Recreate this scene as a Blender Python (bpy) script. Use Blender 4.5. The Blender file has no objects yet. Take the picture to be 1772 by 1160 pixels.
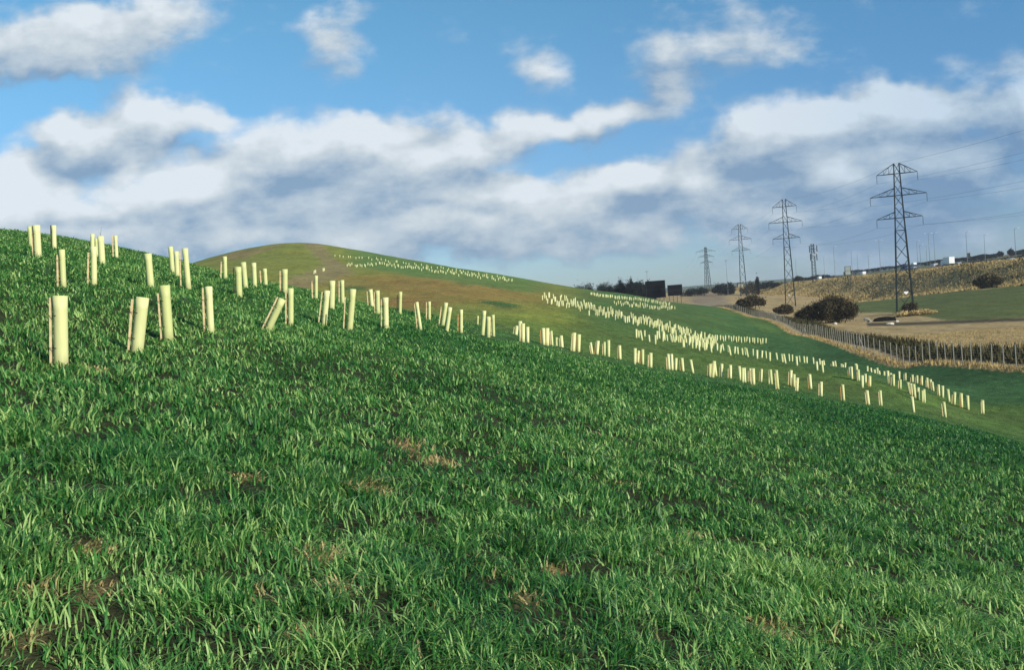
import bpy, math, random
import numpy as np
from mathutils import Vector, Matrix

random.seed(7); rng = np.random.default_rng(7)
S = bpy.context.scene
COL = S.collection

# ---------------------------------------------------------------- camera
EYE = 1.6
F = 1722.0                       # focal length in pixels of the 1772 px wide photograph
PITCH, ROLL = math.radians(2.0), math.radians(4.3)
_f = Vector((0, math.cos(PITCH), -math.sin(PITCH)))
_r0 = Vector((1, 0, 0)); _u0 = Vector((0, math.sin(PITCH), math.cos(PITCH)))
_R = math.cos(ROLL)*_r0 - math.sin(ROLL)*_u0
_U = math.sin(ROLL)*_r0 + math.cos(ROLL)*_u0
cam = bpy.data.cameras.new("camera"); cam_o = bpy.data.objects.new("camera", cam); COL.objects.link(cam_o)
cam.sensor_width = 36; cam.lens = 36*F/1772; cam.clip_start = 0.05; cam.clip_end = 30000
M3 = Matrix((_R, _U, -_f)).transposed()
cam_o.matrix_world = Matrix.Translation((0, 0, EYE)) @ M3.to_4x4()
S.camera = cam_o
aR, aU, aF = np.array(_R), np.array(_U), np.array(_f)

def ray(px, py):                 # direction with y = 1
    px = np.asarray(px, float); py = np.asarray(py, float)
    d = aF + ((px-886)/F)[..., None]*aR + ((580-py)/F)[..., None]*aU
    return d/d[..., 1:2]
def pt(px, py, D):               # world point at distance D (along y)
    d = ray(px, py)*np.asarray(D, float)[..., None]
    d[..., 2] += EYE
    return d
def proj(x, y, z):
    v = np.stack([x, y, np.asarray(z)-EYE], -1)
    w = np.maximum(v@aF, 1e-3)
    return 886+F*(v@aR)/w, 580-F*(v@aU)/w

# ---------------------------------------------------------------- sun, sky and clouds
SUN_EL, SUN_AZ = math.radians(26), math.radians(48)       # azimuth: to the right of straight behind the camera
sdir = Vector((math.sin(SUN_AZ)*math.cos(SUN_EL), -math.cos(SUN_AZ)*math.cos(SUN_EL), math.sin(SUN_EL)))
sl = bpy.data.lights.new("sun", 'SUN'); sl.energy = 4.6; sl.angle = math.radians(0.53); sl.color = (1.0, 0.93, 0.80)
so = bpy.data.objects.new("sun", sl); COL.objects.link(so)
so.rotation_euler = (-sdir).to_track_quat('-Z', 'Y').to_euler()
S.view_settings.view_transform = 'Standard'; S.view_settings.look = 'None'
S.view_settings.exposure = 0.25; S.view_settings.gamma = 1.0

W = bpy.data.worlds.new("World"); S.world = W; W.use_nodes = True
nt = W.node_tree; nt.nodes.clear()

class NG:                        # small helper to write node maths
    def __init__(s, nt): s.nt = nt
    def n(s, t, **k):
        x = s.nt.nodes.new(t)
        for a, b in k.items(): setattr(x, a, b)
        return x
    def put(s, sock, v):
        if isinstance(v, bpy.types.NodeSocket): s.nt.links.new(v, sock)
        else: sock.default_value = v
    def m(s, op, a, b=None, c=None, clamp=False):
        x = s.n('ShaderNodeMath', operation=op, use_clamp=clamp)
        s.put(x.inputs[0], a)
        if b is not None: s.put(x.inputs[1], b)
        if c is not None: s.put(x.inputs[2], c)
        return x.outputs[0]
    def v(s, op, a, b=None, c=None):
        x = s.n('ShaderNodeVectorMath', operation=op)
        s.put(x.inputs[0], a)
        if b is not None:
            s.put(x.inputs['Scale'] if op == 'SCALE' else x.inputs[1], b)
        if c is not None: s.put(x.inputs[2], c)
        return x.outputs['Value'] if op in ('LENGTH', 'DOT_PRODUCT') else x.outputs['Vector']
    def noise(s, vec, scale, detail=4, rough=0.5, dim='3D', w=None, out='Fac', dist=0.0):
        x = s.n('ShaderNodeTexNoise', noise_dimensions=dim)
        if vec is not None: s.put(x.inputs['Vector'], vec)
        x.inputs['Scale'].default_value = scale; x.inputs['Detail'].default_value = detail
        x.inputs['Roughness'].default_value = rough; x.inputs['Distortion'].default_value = dist
        return x.outputs[out]
    def mr(s, v, a, b, c=0.0, d=1.0, kind='SMOOTHSTEP'):
        x = s.n('ShaderNodeMapRange', interpolation_type=kind)
        s.put(x.inputs[0], v)
        for i, q in zip((1, 2, 3, 4), (a, b, c, d)): s.put(x.inputs[i], q)
        return x.outputs[0]
    def mix(s, f, a, b, bt='MIX'):
        x = s.n('ShaderNodeMix', data_type='RGBA', blend_type=bt)
        s.put(x.inputs[0], f)
        for i, q in ((6, a), (7, b)):
            s.put(x.inputs[i], (q + (1.0,)) if isinstance(q, tuple) and len(q) == 3 else q)
        return x.outputs[2]

# direction-space positions (azimuth tangent, elevation tangent) of the clouds
def skyp(px, py):
    d = ray(px, py); return float(d[0]), float(d[2])
BLOBS = [  # px, py, rx, ry, weight
 (40, 60, 230, 80, .80), (210, 60, 150, 60, .6), (320, 20, 150, 50, .55), (40, 115, 190, 40, .55),
 (255, 190, 100, 72, 1.1), (110, 232, 78, 66, 1.0), (370, 200, 62, 55, .9), (210, 235, 150, 62, 1.0), (420, 215, 50, 38, .4),
 (10, 320, 130, 78, 1.15), (290, 335, 260, 85, 1.15), (560, 275, 170, 100, 1.1), (700, 260, 170, 85, .9), (790, 205, 60, 32, .4),
 (650, 340, 330, 95, 1.0), (960, 215, 145, 45, .95), (860, 250, 90, 50, .65), (1080, 200, 110, 32, .5), (1150, 180, 75, 60, .20),
 (960, 345, 200, 50, .75), (1150, 325, 170, 62, 1.1), (1250, 250, 160, 50, .8), (1380, 215, 120, 72, 1.1), (1520, 205, 150, 70, 1.0),
 (1640, 180, 130, 60, .7), (1772, 180, 85, 85, 1.0), (1650, 280, 260, 90, .95), (1420, 300, 260, 80, 1.0), (1180, 390, 420, 60, .55),
 (700, 400, 500, 50, .75), (250, 405, 380, 35, .7), (1600, 380, 360, 70, .75),
 (1230, 60, 170, 80, .53), (1150, 120, 100, 80, .34), (1340, 80, 120, 70, .4), (1170, 140, 60, 60, .3), (930, 110, 80, 72, .58), (585, 55, 85, 90, .66), (1730, 90, 130, 45, .55), (1560, 455, 600, 60, .5), (900, 430, 500, 40, .5), (20, 385, 170, 45, .8), (450, 270, 60, 40, .35)]
DARK = [(150, 285, 110, 28, .7), (250, 262, 110, 25, .5), (500, 318, 120, 42, .8), (1110, 345, 110, 30, 1.0), (1300, 290, 260, 26, .5), (300, 392, 260, 16, .45),
 (1700, 350, 330, 85, .8), (1500, 400, 260, 40, .6), (1250, 350, 180, 30, .4), (1640, 250, 130, 40, .45), (1250, 80, 160, 60, .55), (1150, 150, 120, 70, .5), (760, 225, 80, 30, .5),
 (640, 390, 300, 20, .35), (900, 330, 60, 20, .3), (580, 90, 70, 30, .4), (280, 110, 120, 40, .4), (60, 140, 160, 22, .4), (1720, 95, 110, 40, .7), (940, 140, 60, 26, .3), (1060, 228, 110, 18, .4), (700, 320, 130, 22, .3), (1772, 230, 60, 40, .5), (1380, 262, 260, 16, .6), (1480, 330, 330, 26, .5), (980, 262, 150, 12, .5), (600, 300, 200, 16, .35), (820, 360, 260, 12, .5), (180, 372, 260, 14, .6), (330, 290, 100, 14, .5)]
LITE = [(10, 305, 100, 60, .9), (270, 315, 170, 60, 1.0), (560, 345, 120, 30, .3), (30, 350, 120, 50, .6), (262, 165, 60, 50, .7), (385, 180, 40, 30, .4), (735, 285, 70, 34, .5), (870, 305, 45, 16, .7), (560, 225, 90, 35, .35), (950, 198, 70, 24, .5), (1370, 205, 110, 55, .75), (1510, 205, 130, 40, .65), (150, 330, 160, 40, .5),
 (1770, 150, 40, 40, .9), (1200, 318, 50, 28, .6), (1450, 295, 60, 22, .6), (1120, 300, 70, 25, .4), (1400, 350, 60, 40, .3), (840, 372, 80, 16, .4), (600, 400, 320, 22, .45), (1000, 385, 160, 20, .3), (180, 395, 200, 18, .4), (1380, 350, 130, 24, .3), (200, 60, 120, 50, .15)]

def blobsum(g, P, items):
    acc = None
    for px, py, rx, ry, w in items:
        X, Z = skyp(px, py); sx, sz = F/(rx*1.25), F/(ry*1.25)
        q = g.v('MULTIPLY_ADD', P, (sx, sz, 0.0), (-X*sx, -Z*sz, 0.0))
        f = g.mr(g.v('LENGTH', q), 1.0, 0.0, 0.0, w)
        acc = f if acc is None else g.m('ADD', acc, f)
    return acc

grp = bpy.data.node_groups.new("cloud_density", 'ShaderNodeTree')
grp.interface.new_socket("P", in_out='INPUT', socket_type='NodeSocketVector')
grp.interface.new_socket("D", in_out='OUTPUT', socket_type='NodeSocketFloat')
g = NG(grp); gi = g.n('NodeGroupInput'); go = g.n('NodeGroupOutput')
P0 = gi.outputs[0]
wn = g.v('SUBTRACT', g.noise(P0, 9.0, 4, 0.55, out='Color'), (0.5, 0.5, 0.5))
wn2 = g.v('SUBTRACT', g.noise(P0, 34.0, 3, 0.5, out='Color'), (0.5, 0.5, 0.5))
PW = g.v('ADD', g.v('ADD', P0, g.v('SCALE', wn, 0.085)), g.v('SCALE', wn2, 0.016))
bs = g.m('MINIMUM', blobsum(g, PW, BLOBS), 1.25)
Ps = g.v('MULTIPLY', P0, (1.0, 1.7, 1.0))
fb = g.noise(Ps, 15.0, 9, 0.58, dist=0.15)
g.put(go.inputs[0], g.m('ADD', bs, g.m('MULTIPLY', g.m('SUBTRACT', fb, 0.5), 1.55)))

g = NG(nt)
tc = g.n('ShaderNodeTexCoord'); sep = g.n('ShaderNodeSeparateXYZ'); g.put(sep.inputs[0], tc.outputs['Generated'])
ay = g.m('MAXIMUM', g.m('ABSOLUTE', sep.outputs[1]), 0.12)
Xn = g.m('DIVIDE', sep.outputs[0], ay); Zn = g.m('DIVIDE', sep.outputs[2], ay)
cmb = g.n('ShaderNodeCombineXYZ'); g.put(cmb.inputs[0], Xn); g.put(cmb.inputs[1], Zn)
P = cmb.outputs[0]
def dens(vec):
    x = g.n('ShaderNodeGroup'); x.node_tree = grp; g.put(x.inputs[0], vec); return x.outputs[0]
D0 = dens(P); D1 = dens(g.v('ADD', P, (0.014, 0.026, 0.0)))
mask = g.mr(D0, 0.10, 0.82)
wn = g.v('SUBTRACT', g.noise(P, 8.0, 4, 0.5, out='Color'), (0.5, 0.5, 0.5))
PS = g.v('ADD', P, g.v('SCALE', wn, 0.07))
edge = g.m('MULTIPLY', g.m('SUBTRACT', D0, D1), 0.72)
soft = g.noise(g.v('MULTIPLY', P, (1.0, 2.2, 1.0)), 6.0, 5, 0.5)
soft2 = g.noise(g.v('MULTIPLY', P, (1.0, 2.6, 1.0)), 17.0, 5, 0.6)
edge = g.m('ADD', edge, g.m('MULTIPLY', g.m('SUBTRACT', soft2, 0.5), 0.75))
lum = g.m('ADD', g.m('ADD', edge, g.m('MULTIPLY', g.m('SUBTRACT', soft, 0.5), 0.80)), 0.44)
lum = g.m('SUBTRACT', g.m('ADD', lum, g.m('MULTIPLY', blobsum(g, PS, LITE), 0.50)), g.m('MULTIPLY', blobsum(g, PS, DARK), 0.42))
lum = g.mr(lum, 0.0, 1.0, kind='LINEAR')
ramp = g.n('ShaderNodeValToRGB'); g.put(ramp.inputs[0], lum)
cr = ramp.color_ramp; cr.elements[0].position = 0.0; cr.elements[0].color = (2.0, 3.0, 4.3, 1)
cr.elements[1].position = 1.0; cr.elements[1].color = (6.7, 7.15, 7.5, 1)
e = cr.elements.new(0.35); e.color = (3.75, 4.55, 5.35, 1)
e = cr.elements.new(0.68); e.color = (5.3, 5.85, 6.25, 1)
sky = g.n('ShaderNodeTexSky'); sky.sky_type = 'NISHITA'; sky.sun_disc = False
sky.sun_elevation = SUN_EL; sky.sun_rotation = math.atan2(sdir.x, sdir.y)
sky.air_density = 1.0; sky.dust_density = 0.3; sky.ozone_density = 2.0; sky.altitude = 50
tint = g.mix(g.mr(Zn, 0.02, 0.34), (0.52, 0.72, 1.02), (0.60, 1.01, 1.10))
clear = g.mix(1.0, sky.outputs[0], tint, 'MULTIPLY')
clear = g.mix(g.mr(Xn, -0.1, 0.6), clear, g.mix(1.0, clear, (0.78, 0.86, 0.97), 'MULTIPLY'))
cl = ramp.outputs[0]
cl = g.mix(g.mr(Xn, 0.1, 0.55), cl, g.mix(1.0, cl, (0.72, 0.83, 0.94), 'MULTIPLY'))
outc = g.mix(g.m('MULTIPLY', mask, 0.93), clear, cl)
bg = g.n('ShaderNodeBackground'); g.put(bg.inputs[0], outc); bg.inputs[1].default_value = 0.1
wo = g.n('ShaderNodeOutputWorld'); g.put(wo.inputs[0], bg.outputs[0])
W.cycles.sampling_method = 'MANUAL'; W.cycles.sample_map_resolution = 256

# ---------------------------------------------------------------- helpers
def tag(o, label=None, cat=None, group=None, kind=None):
    for k, v in (('label', label), ('category', cat), ('group', group), ('kind', kind)):
        if v: o[k] = v
    return o
def empty(name, loc, rz=0.0):
    o = bpy.data.objects.new(name, None); COL.objects.link(o); o.location = loc; o.rotation_euler = (0, 0, rz)
    o.empty_display_size = 0.3
    return o
class MB:
    def __init__(s): s.v = []; s.f = []
    def box(s, c, sz, M=None):
        n = len(s.v); cx, cy, cz = c; x, y, z = sz[0]/2, sz[1]/2, sz[2]/2
        for k in range(8):
            p = Vector((cx+(x if k & 1 else -x), cy+(y if k & 2 else -y), cz+(z if k & 4 else -z)))
            s.v.append(M @ p if M else p)
        for q in ((0,2,3,1),(4,5,7,6),(0,1,5,4),(2,6,7,3),(0,4,6,2),(1,3,7,5)): s.f.append([n+i for i in q])
        return s
    def bar(s, a, b, r0, r1=None, n=4, cap=True):
        a, b = Vector(a), Vector(b); r1 = r0 if r1 is None else r1
        d = (b-a).normalized(); u = d.cross(Vector((0,0,1)) if abs(d.z) < .9 else Vector((1,0,0))).normalized(); w = d.cross(u)
        k = len(s.v)
        for p, r in ((a, r0), (b, r1)):
            for i in range(n):
                t = 2*math.pi*(i+.5)/n; s.v.append(p+u*(r*math.cos(t))+w*(r*math.sin(t)))
        for i in range(n): j = (i+1) % n; s.f.append([k+i, k+j, k+n+j, k+n+i])
        if cap: s.f.append([k+i for i in range(n)][::-1]); s.f.append([k+n+i for i in range(n)])
        return s
    def poly(s, pts):
        k = len(s.v); s.v += [Vector(p) for p in pts]; s.f.append([k+i for i in range(len(pts))]); return s
    def prism(s, prof, x0, x1):      # profile in (y,z) extruded along x
        k = len(s.v); n = len(prof)
        for x in (x0, x1):
            for y, z in prof: s.v.append(Vector((x, y, z)))
        for i in range(n): j = (i+1) % n; s.f.append([k+i, k+j, k+n+j, k+n+i])
        s.f.append([k+i for i in range(n)][::-1]); s.f.append([k+n+i for i in range(n)]); return s
    def build(s, name, mat, parent=None, smooth=False):
        me = bpy.data.meshes.new(name); me.from_pydata([tuple(p) for p in s.v], [], s.f); me.update()
        me.materials.append(mat)
        if smooth: me.polygons.foreach_set('use_smooth', [True]*len(me.polygons))
        o = bpy.data.objects.new(name, me); COL.objects.link(o)
        if parent: o.parent = parent
        return o
def raw_mesh(name, V, T, mat, attrs=None, parent=None, smooth=False):   # numpy vertices, triangles or quads
    me = bpy.data.meshes.new(name); n = T.shape[1]
    me.vertices.add(len(V)); me.vertices.foreach_set('co', np.ascontiguousarray(V, np.float32).ravel())
    me.loops.add(T.size); me.loops.foreach_set('vertex_index', np.ascontiguousarray(T, np.int32).ravel())
    me.polygons.add(len(T)); me.polygons.foreach_set('loop_start', np.arange(0, T.size, n, dtype=np.int32))
    try: me.polygons.foreach_set('loop_total', np.full(len(T), n, np.int32))
    except Exception: pass
    if smooth: me.polygons.foreach_set('use_smooth', np.ones(len(T), bool))
    for k, a in (attrs or {}).items():
        if a.ndim == 2:
            at = me.attributes.new(k, 'FLOAT_COLOR', 'POINT')
            at.data.foreach_set('color', np.concatenate([a, np.ones((len(a), 1))], 1).astype(np.float32).ravel())
        else:
            at = me.attributes.new(k, 'FLOAT', 'POINT'); at.data.foreach_set('value', a.astype(np.float32))
    me.update(calc_edges=True); me.materials.append(mat)
    o = bpy.data.objects.new(name, me); COL.objects.link(o)
    if parent: o.parent = parent
    return o
def copy_tree(o, parent=None):
    c = o.copy(); COL.objects.link(c)
    if parent: c.parent = parent
    for ch in list(o.children): copy_tree(ch, c)
    return c
def vnoise(x, y, seed=0):            # value noise 0..1
    x = np.asarray(x, float); y = np.asarray(y, float)
    xi, yi = np.floor(x).astype(np.int64), np.floor(y).astype(np.int64); fx, fy = x-xi, y-yi
    fx = fx*fx*(3-2*fx); fy = fy*fy*(3-2*fy)
    def h(a, b):
        n = (a*374761393 + b*668265263 + seed*2147483647) & 0xFFFFFFFF
        n = ((n ^ (n >> 13))*1274126177) & 0xFFFFFFFF
        n = n ^ (n >> 16)
        return (n & 0xFFFF)/65535.0
    return (h(xi, yi)*(1-fx)+h(xi+1, yi)*fx)*(1-fy)+(h(xi, yi+1)*(1-fx)+h(xi+1, yi+1)*fx)*fy
def fbm(x, y, seed=0, o=4):
    s = 0; a = .5; t = 0
    for i in range(o): s = s+a*vnoise(x*2**i, y*2**i, seed+i); t += a; a *= .5
    return s/t
def sm(x, a, b):
    t = np.clip((np.asarray(x, float)-a)/(b-a), 0, 1); return t*t*(3-2*t)

def mat(name, col, rough=0.8, var=0.12, scale=3.0, spec=0.3, bump=0.0, metal=0.0, coords='Object'):
    m = bpy.data.materials.new(name); m.use_nodes = True; g = NG(m.node_tree)
    b = m.node_tree.nodes['Principled BSDF']; t = g.n('ShaderNodeTexCoord')
    n = g.noise(t.outputs[coords], scale, 5, 0.6)
    lo = tuple(c*(1-var) for c in col); hi = tuple(min(1, c*(1+var)) for c in col)
    g.put(b.inputs['Base Color'], g.mix(g.mr(n, .3, .7), lo, hi))
    b.inputs['Roughness'].default_value = rough; b.inputs['Specular IOR Level'].default_value = spec; b.inputs['Metallic'].default_value = metal
    if bump:
        bp = g.n('ShaderNodeBump'); bp.inputs['Strength'].default_value = bump; g.put(bp.inputs['Height'], n); g.put(b.inputs['Normal'], bp.outputs[0])
    return m
# ---------------------------------------------------------------- measured tree shelters
# base px, base py, top px, top py, width px, stake (base dx, top dx, stake top dy) or None
SH = [
 (106,634,104,512,24,(-17,-16,3),'widest pale shelter at the far left with a cream stake on its left'),
 (237,611,247,515,21,(-14,-17,5),'thick shelter tilting right, second large one from the left edge'),
 (292,590,285,494,17,(-12,-12,13),'tall shelter close behind the right tilting thick one'),
 (365,576,361,496,12,(-11,-10,2),'upright shelter with full length stake, standing apart in grass left of the fallen one'),
 (163,494,162,427,10,(-11,-9,10),'slim shelter with short stake, in front of the two on the left skyline'),
 (110,498,107,432,10,(-10,-8,9),'slim shelter with bright short stake, straight above the widest one'),
 (66,445,63,390,12,(-9,-7,0),'bigger shelter of the touching pair on the far left skyline'),
 (54,430,51,392,7,None,'smaller shelter half hidden at the far left of the skyline pair'),
 (94,432,93,390,8,(-5,-4,0),'lone thin shelter with dark stake on the left skyline'),
 (177,457,174,409,11,None,'shelter on the left skyline with a bare twig poking out of its top'),
 (160,438,160,405,7,None,'small shelter on the left skyline left of the twig topped one'),
 (167,445,167,413,5,None,'very thin shelter squeezed beside the twig topped one'),
 (202,448,200,408,6,(-6,-5,0),'rightmost shelter of the left skyline cluster, stake as tall as itself'),
 (261,498,256,439,12,None,'lone upright shelter in open grass right of the left skyline cluster'),
 (299,474,295,427,8,None,'leftmost of the four grouped shelters where the near slope meets the sky'),
 (307,479,305,435,8,None,'second of the four grouped shelters where the near slope meets the sky'),
 (326,500,320,430,10,(-13,-9,3),'largest of the four grouped shelters where the near slope meets the sky'),
 (390,484,389,444,7,(-8,-6,9),'small shelter with stake, first one in front of the distant hill'),
 (414,513,412,462,11,(-9,-8,2),'greenish shelter with a dark shaded stake below the distant hill'),
 (425,499,421,454,9,None,'pale shelter leaning behind the greenish one with the dark stake'),
 (441,496,439,455,8,None,'shelter without visible stake just right of the close pair below the hill'),
 (460,496,458,465,7,(-8,-8,3),'short shelter with separate stake below the distant hill'),
 (493,507,493,466,10,(-8,-8,3),'stout shelter directly behind the upright one beside the fallen one'),
 (463,573,489,518,12,(-10,-9,0),'fallen shelter leaning hard over to the right'),
 (503,565,503,499,10,(-8,-8,4),'upright shelter touched by the top of the fallen one'),
 (547,518,547,477,6,(-6,-7,10),'thin shelter with a shorter stake left of the big cluster'),
 (561,563,566,503,10,(-10,-8,3),'front left shelter of the big cluster, tilting right'),
 (574,536,575,486,11,None,'greener shelter at the back of the big cluster'),
 (593,526,592,485,7,(-6,-5,1),'back shelter of the big cluster with light stake'),
 (604,565,610,491,11,(-10,-12,15),'tallest shelter of the big cluster, front right, tilting right'),
 (644,532,641,501,7,(-7,-6,3),'first shelter right of the big cluster, with stake'),
 (654,543,653,503,8,(-4,-4,2),'shelter with stake just behind the broad one past the big cluster'),
 (668,568,667,515,10,(-8,-7,3),'broad shelter with light stake, in front of the brown patch'),
 (692,545,693,505,6,(-5,-5,6),'lone slim shelter with dark stake against the brown patch'),
 (728,572,721,523,6,(-6,-4,2),'shelter leaning left with parallel stake'),
 (743,555,743,522,5,(-5,-5,1),'small upright shelter just right of the left leaning one'),
 (766,563,772,524,7,(-6,-7,9),'rear shelter of the right tilting pair'),
 (773,574,779,532,7,None,'front shelter of the right tilting pair'),
 (798,576,798,536,6,(-6,-5,9),'lone upright shelter with orange stake right of the tilting pair'),
 (826,572,827,547,3,None,'faint thin shelter behind the group of four'),
 (835,580,838,538,7,None,'tallest of the group of four before the ragged row, tilting right'),
 (845,584,845,548,7,None,'middle shelter of the group of four before the ragged row'),
 (854,582,853,545,6,(-4,-4,4),'right hand shelter of the group of four before the ragged row')]
ROW = [(892,587,895,564,6),(901,585,900,556,7),(905,592,905,560,7),(913,593,913,566,6),(941,597,940,568,6),(947,598,947,568,7),(956,601,954,573,4),
 (963,602,963,584,4),(973,604,971,581,6),(992,608,994,576,6),(1001,609,1002,579,6.5),(1025,613,1022,593,4),(1033,614,1035,590,7),(1046,615,1046,592,4),
 (1053,618,1053,589,6),(1073,623,1072,598,5.5),(1098,630,1099,603,5.5),(1104,628,1105,607,4),(1112,631,1112,605,6.5),(1126,636,1126,611,6),
 (1158,641,1156,613,5),(1163,641,1162,613,5),(1169,642,1170,620,5),(1182,644,1180,620,6),(1199,646,1195,623,5),(1228,652,1229,630,5),(1233,654,1236,625,6),
 (1239,651,1236,626,5),(1249,653,1249,630,5),(1264,655,1264,632,5),(1281,658,1279,634,5),(1285,662,1285,637,5),(1289,662,1288,637,5),(1298,662,1298,638,4),
 (1304,666,1303,638,6),(1317,661,1318,639,4),(1330,665,1331,641,4),(1335,666,1333,640,5.5),(1346,674,1343,641,5.5),(1368,667,1369,641,5),(1374,670,1374,648,5),
 (1379,677,1380,654,5),(1403,673,1401,648,6),(1421,686,1421,661,5),(1460,694,1458,666,5),(1503,701,1500,676,5.5),(1525,702,1523,676,4.5),(1581,714,1578,687,5),(1636,722,1633,696,5)]
MIDR = [(1701,716,1700,693,6),(1675,709,1674,685,6),(1664,705,1663,681,6),(1651,700,1652,679,5),(1642,695,1640,674,5),(1631,688,1631,668,6),(1625,685,1624,666,4),
 (1615,677,1613,661,4),(1611,674,1610,657,4.5),(1605,671,1604,654,5),(1595,667,1595,651,4),(1587,664,1587,650,4),(1579,662,1579,649,4),(1567,659,1567,646,3),(1556,657,1556,643,4),
 (1558,673,1558,657,4),(1574,681,1571,662,5),(1578,683,1576,664,5),(1583,688,1581,665,5),(1589,693,1589,671,4),(1596,696,1596,676,4),(1600,697,1599,674,4),
 (1546,668,1546,648,5),(1542,667,1541,646,4),(1537,664,1536,642,5),(1530,658,1530,643,4),(1523,655,1521,642,4),(1519,652,1518,637,4),(1514,652,1513,640,4),(1508,651,1507,637,4),(1501,648,1501,634,4.5),
 (1492,671,1492,650,5),(1505,669,1505,651,5),(1498,668,1498,653,4),(1486,659,1485,640,5),(1483,658,1482,632,5),(1481,650,1481,630,5),(1474,656,1473,635,5),(1471,651,1470,636,4),
 (1462,640,1463,628,4),(1459,645,1458,631,4),(1456,640,1456,630,4),(1442,641,1441,626,4),(1447,640,1445,625,4),
 (1424,645,1422,625,4),(1427,638,1425,624,4),(1419,634,1418,621,4),(1414,641,1413,626,4),(1408,632,1407,619,4),(1396,634,1396,618,4),(1392,632,1391,617,4),(1384,627,1383,616,3.5),(1379,633,1378,617,4),
 (1371,627,1371,614,4),(1366,627,1365,613,4),(1359,629,1356,613,4),(1354,627,1353,613,4),(1345,625,1343,611,4),(1332,625,1332,610,4),(1326,621,1325,608,3.5),(1318,621,1319,607,4),(1310,621,1310,606,4),
 (1303,616,1303,604,4),(1294,618,1291,603,4),(1290,615,1289,602,3.5),(1285,616,1284,603,4),(1277,614,1276,601,3.5),(1271,613,1272,600,3.5),(1264,615,1261,600,4),(1260,610,1260,598,3.5),(1252,607,1250,595,4),(1246,611,1248,597,4),
 (1241,607,1241,594,3.5),(1231,610,1229,593,3.5),(1216,602,1216,589,3.5),(1210,607,1209,590,3.5),(1204,603,1204,588,3.5),(1198,603,1198,588,3.5),(1188,601,1187,587,3.5),(1182,601,1182,588,3.5)]
SUBR = [(1101,585,1101,570,3.5),(1105,584,1105,572,3.5),(1111,589,1108,572,3.5),(1116,591,1116,580,3),(1124,593,1123,581,3),(1134,596,1134,580,3.5),(1137,588,1137,573,3.5),(1141,586,1140,573,3.5),
 (1147,591,1148,573,3.5),(1150,589,1149,575,3.5),(1155,594,1154,583,3),(1021,571,1021,562,2.5)]
for i in range(22): _j = (i*37 % 11-5)*.22; _k = (i*53 % 7-3)*.4; SUBR.append((1228+i*4.6+_j, 588+i*.35+_k, 1228+i*4.6+_j*.4-_k*.6, 579+i*.33+_k*.5+_j*.5, 3))
def _band(n, xs, ys, spread, h0, h1, rs):
    out = []
    for i in range(n):
        x = xs[0]+(xs[-1]-xs[0])*(i+rs.random())/n; y = np.interp(x, xs, ys)+rs.uniform(-spread, spread)
        h = h0+(h1-h0)*(x-xs[0])/(xs[-1]-xs[0]); h *= rs.uniform(.9, 1.1)
        out.append((x, y, x+rs.uniform(-.12, .08)*h, y-h, max(2.2, h*.24)))
    return out
_rs = random.Random(3)
BAND = _band(150, [938, 990, 1040, 1090, 1140, 1190, 1240], [519, 529, 543, 556, 567, 585, 600], 6.5, 8.5, 13, _rs)
BAND += _band(26, [1160, 1225], [592, 604], 5, 12, 13, _rs)
FARB = _band(55, [1021, 1060, 1100, 1160], [511, 516, 520, 529], 1.2, 4.5, 5.5, _rs) + _band(45, [1063, 1110, 1168], [527, 531, 537], 2.5, 5, 5.5, _rs)
FARB += _band(90, [599, 656, 715, 760, 824, 889], [462, 459, 465, 471, 480, 488], 2.6, 4.5, 3.6, _rs) + _band(45, [578, 650, 700, 780, 880], [445, 450, 457, 468, 484], 1.5, 3.6, 3.2, _rs)
FARB += [(561,469,561,464,2),(559,470,559,464,2),(546,473,546,467,2),(543,474,544,468,2),(527,478,527,474,2),(524,479,524,475,2)]
FENCE = [(1140,518,450),(1200,527,400),(1300,552,270),(1400,583,165),(1500,608,115),(1600,622,98),(1700,633,86),(1772,641,80)]

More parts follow.
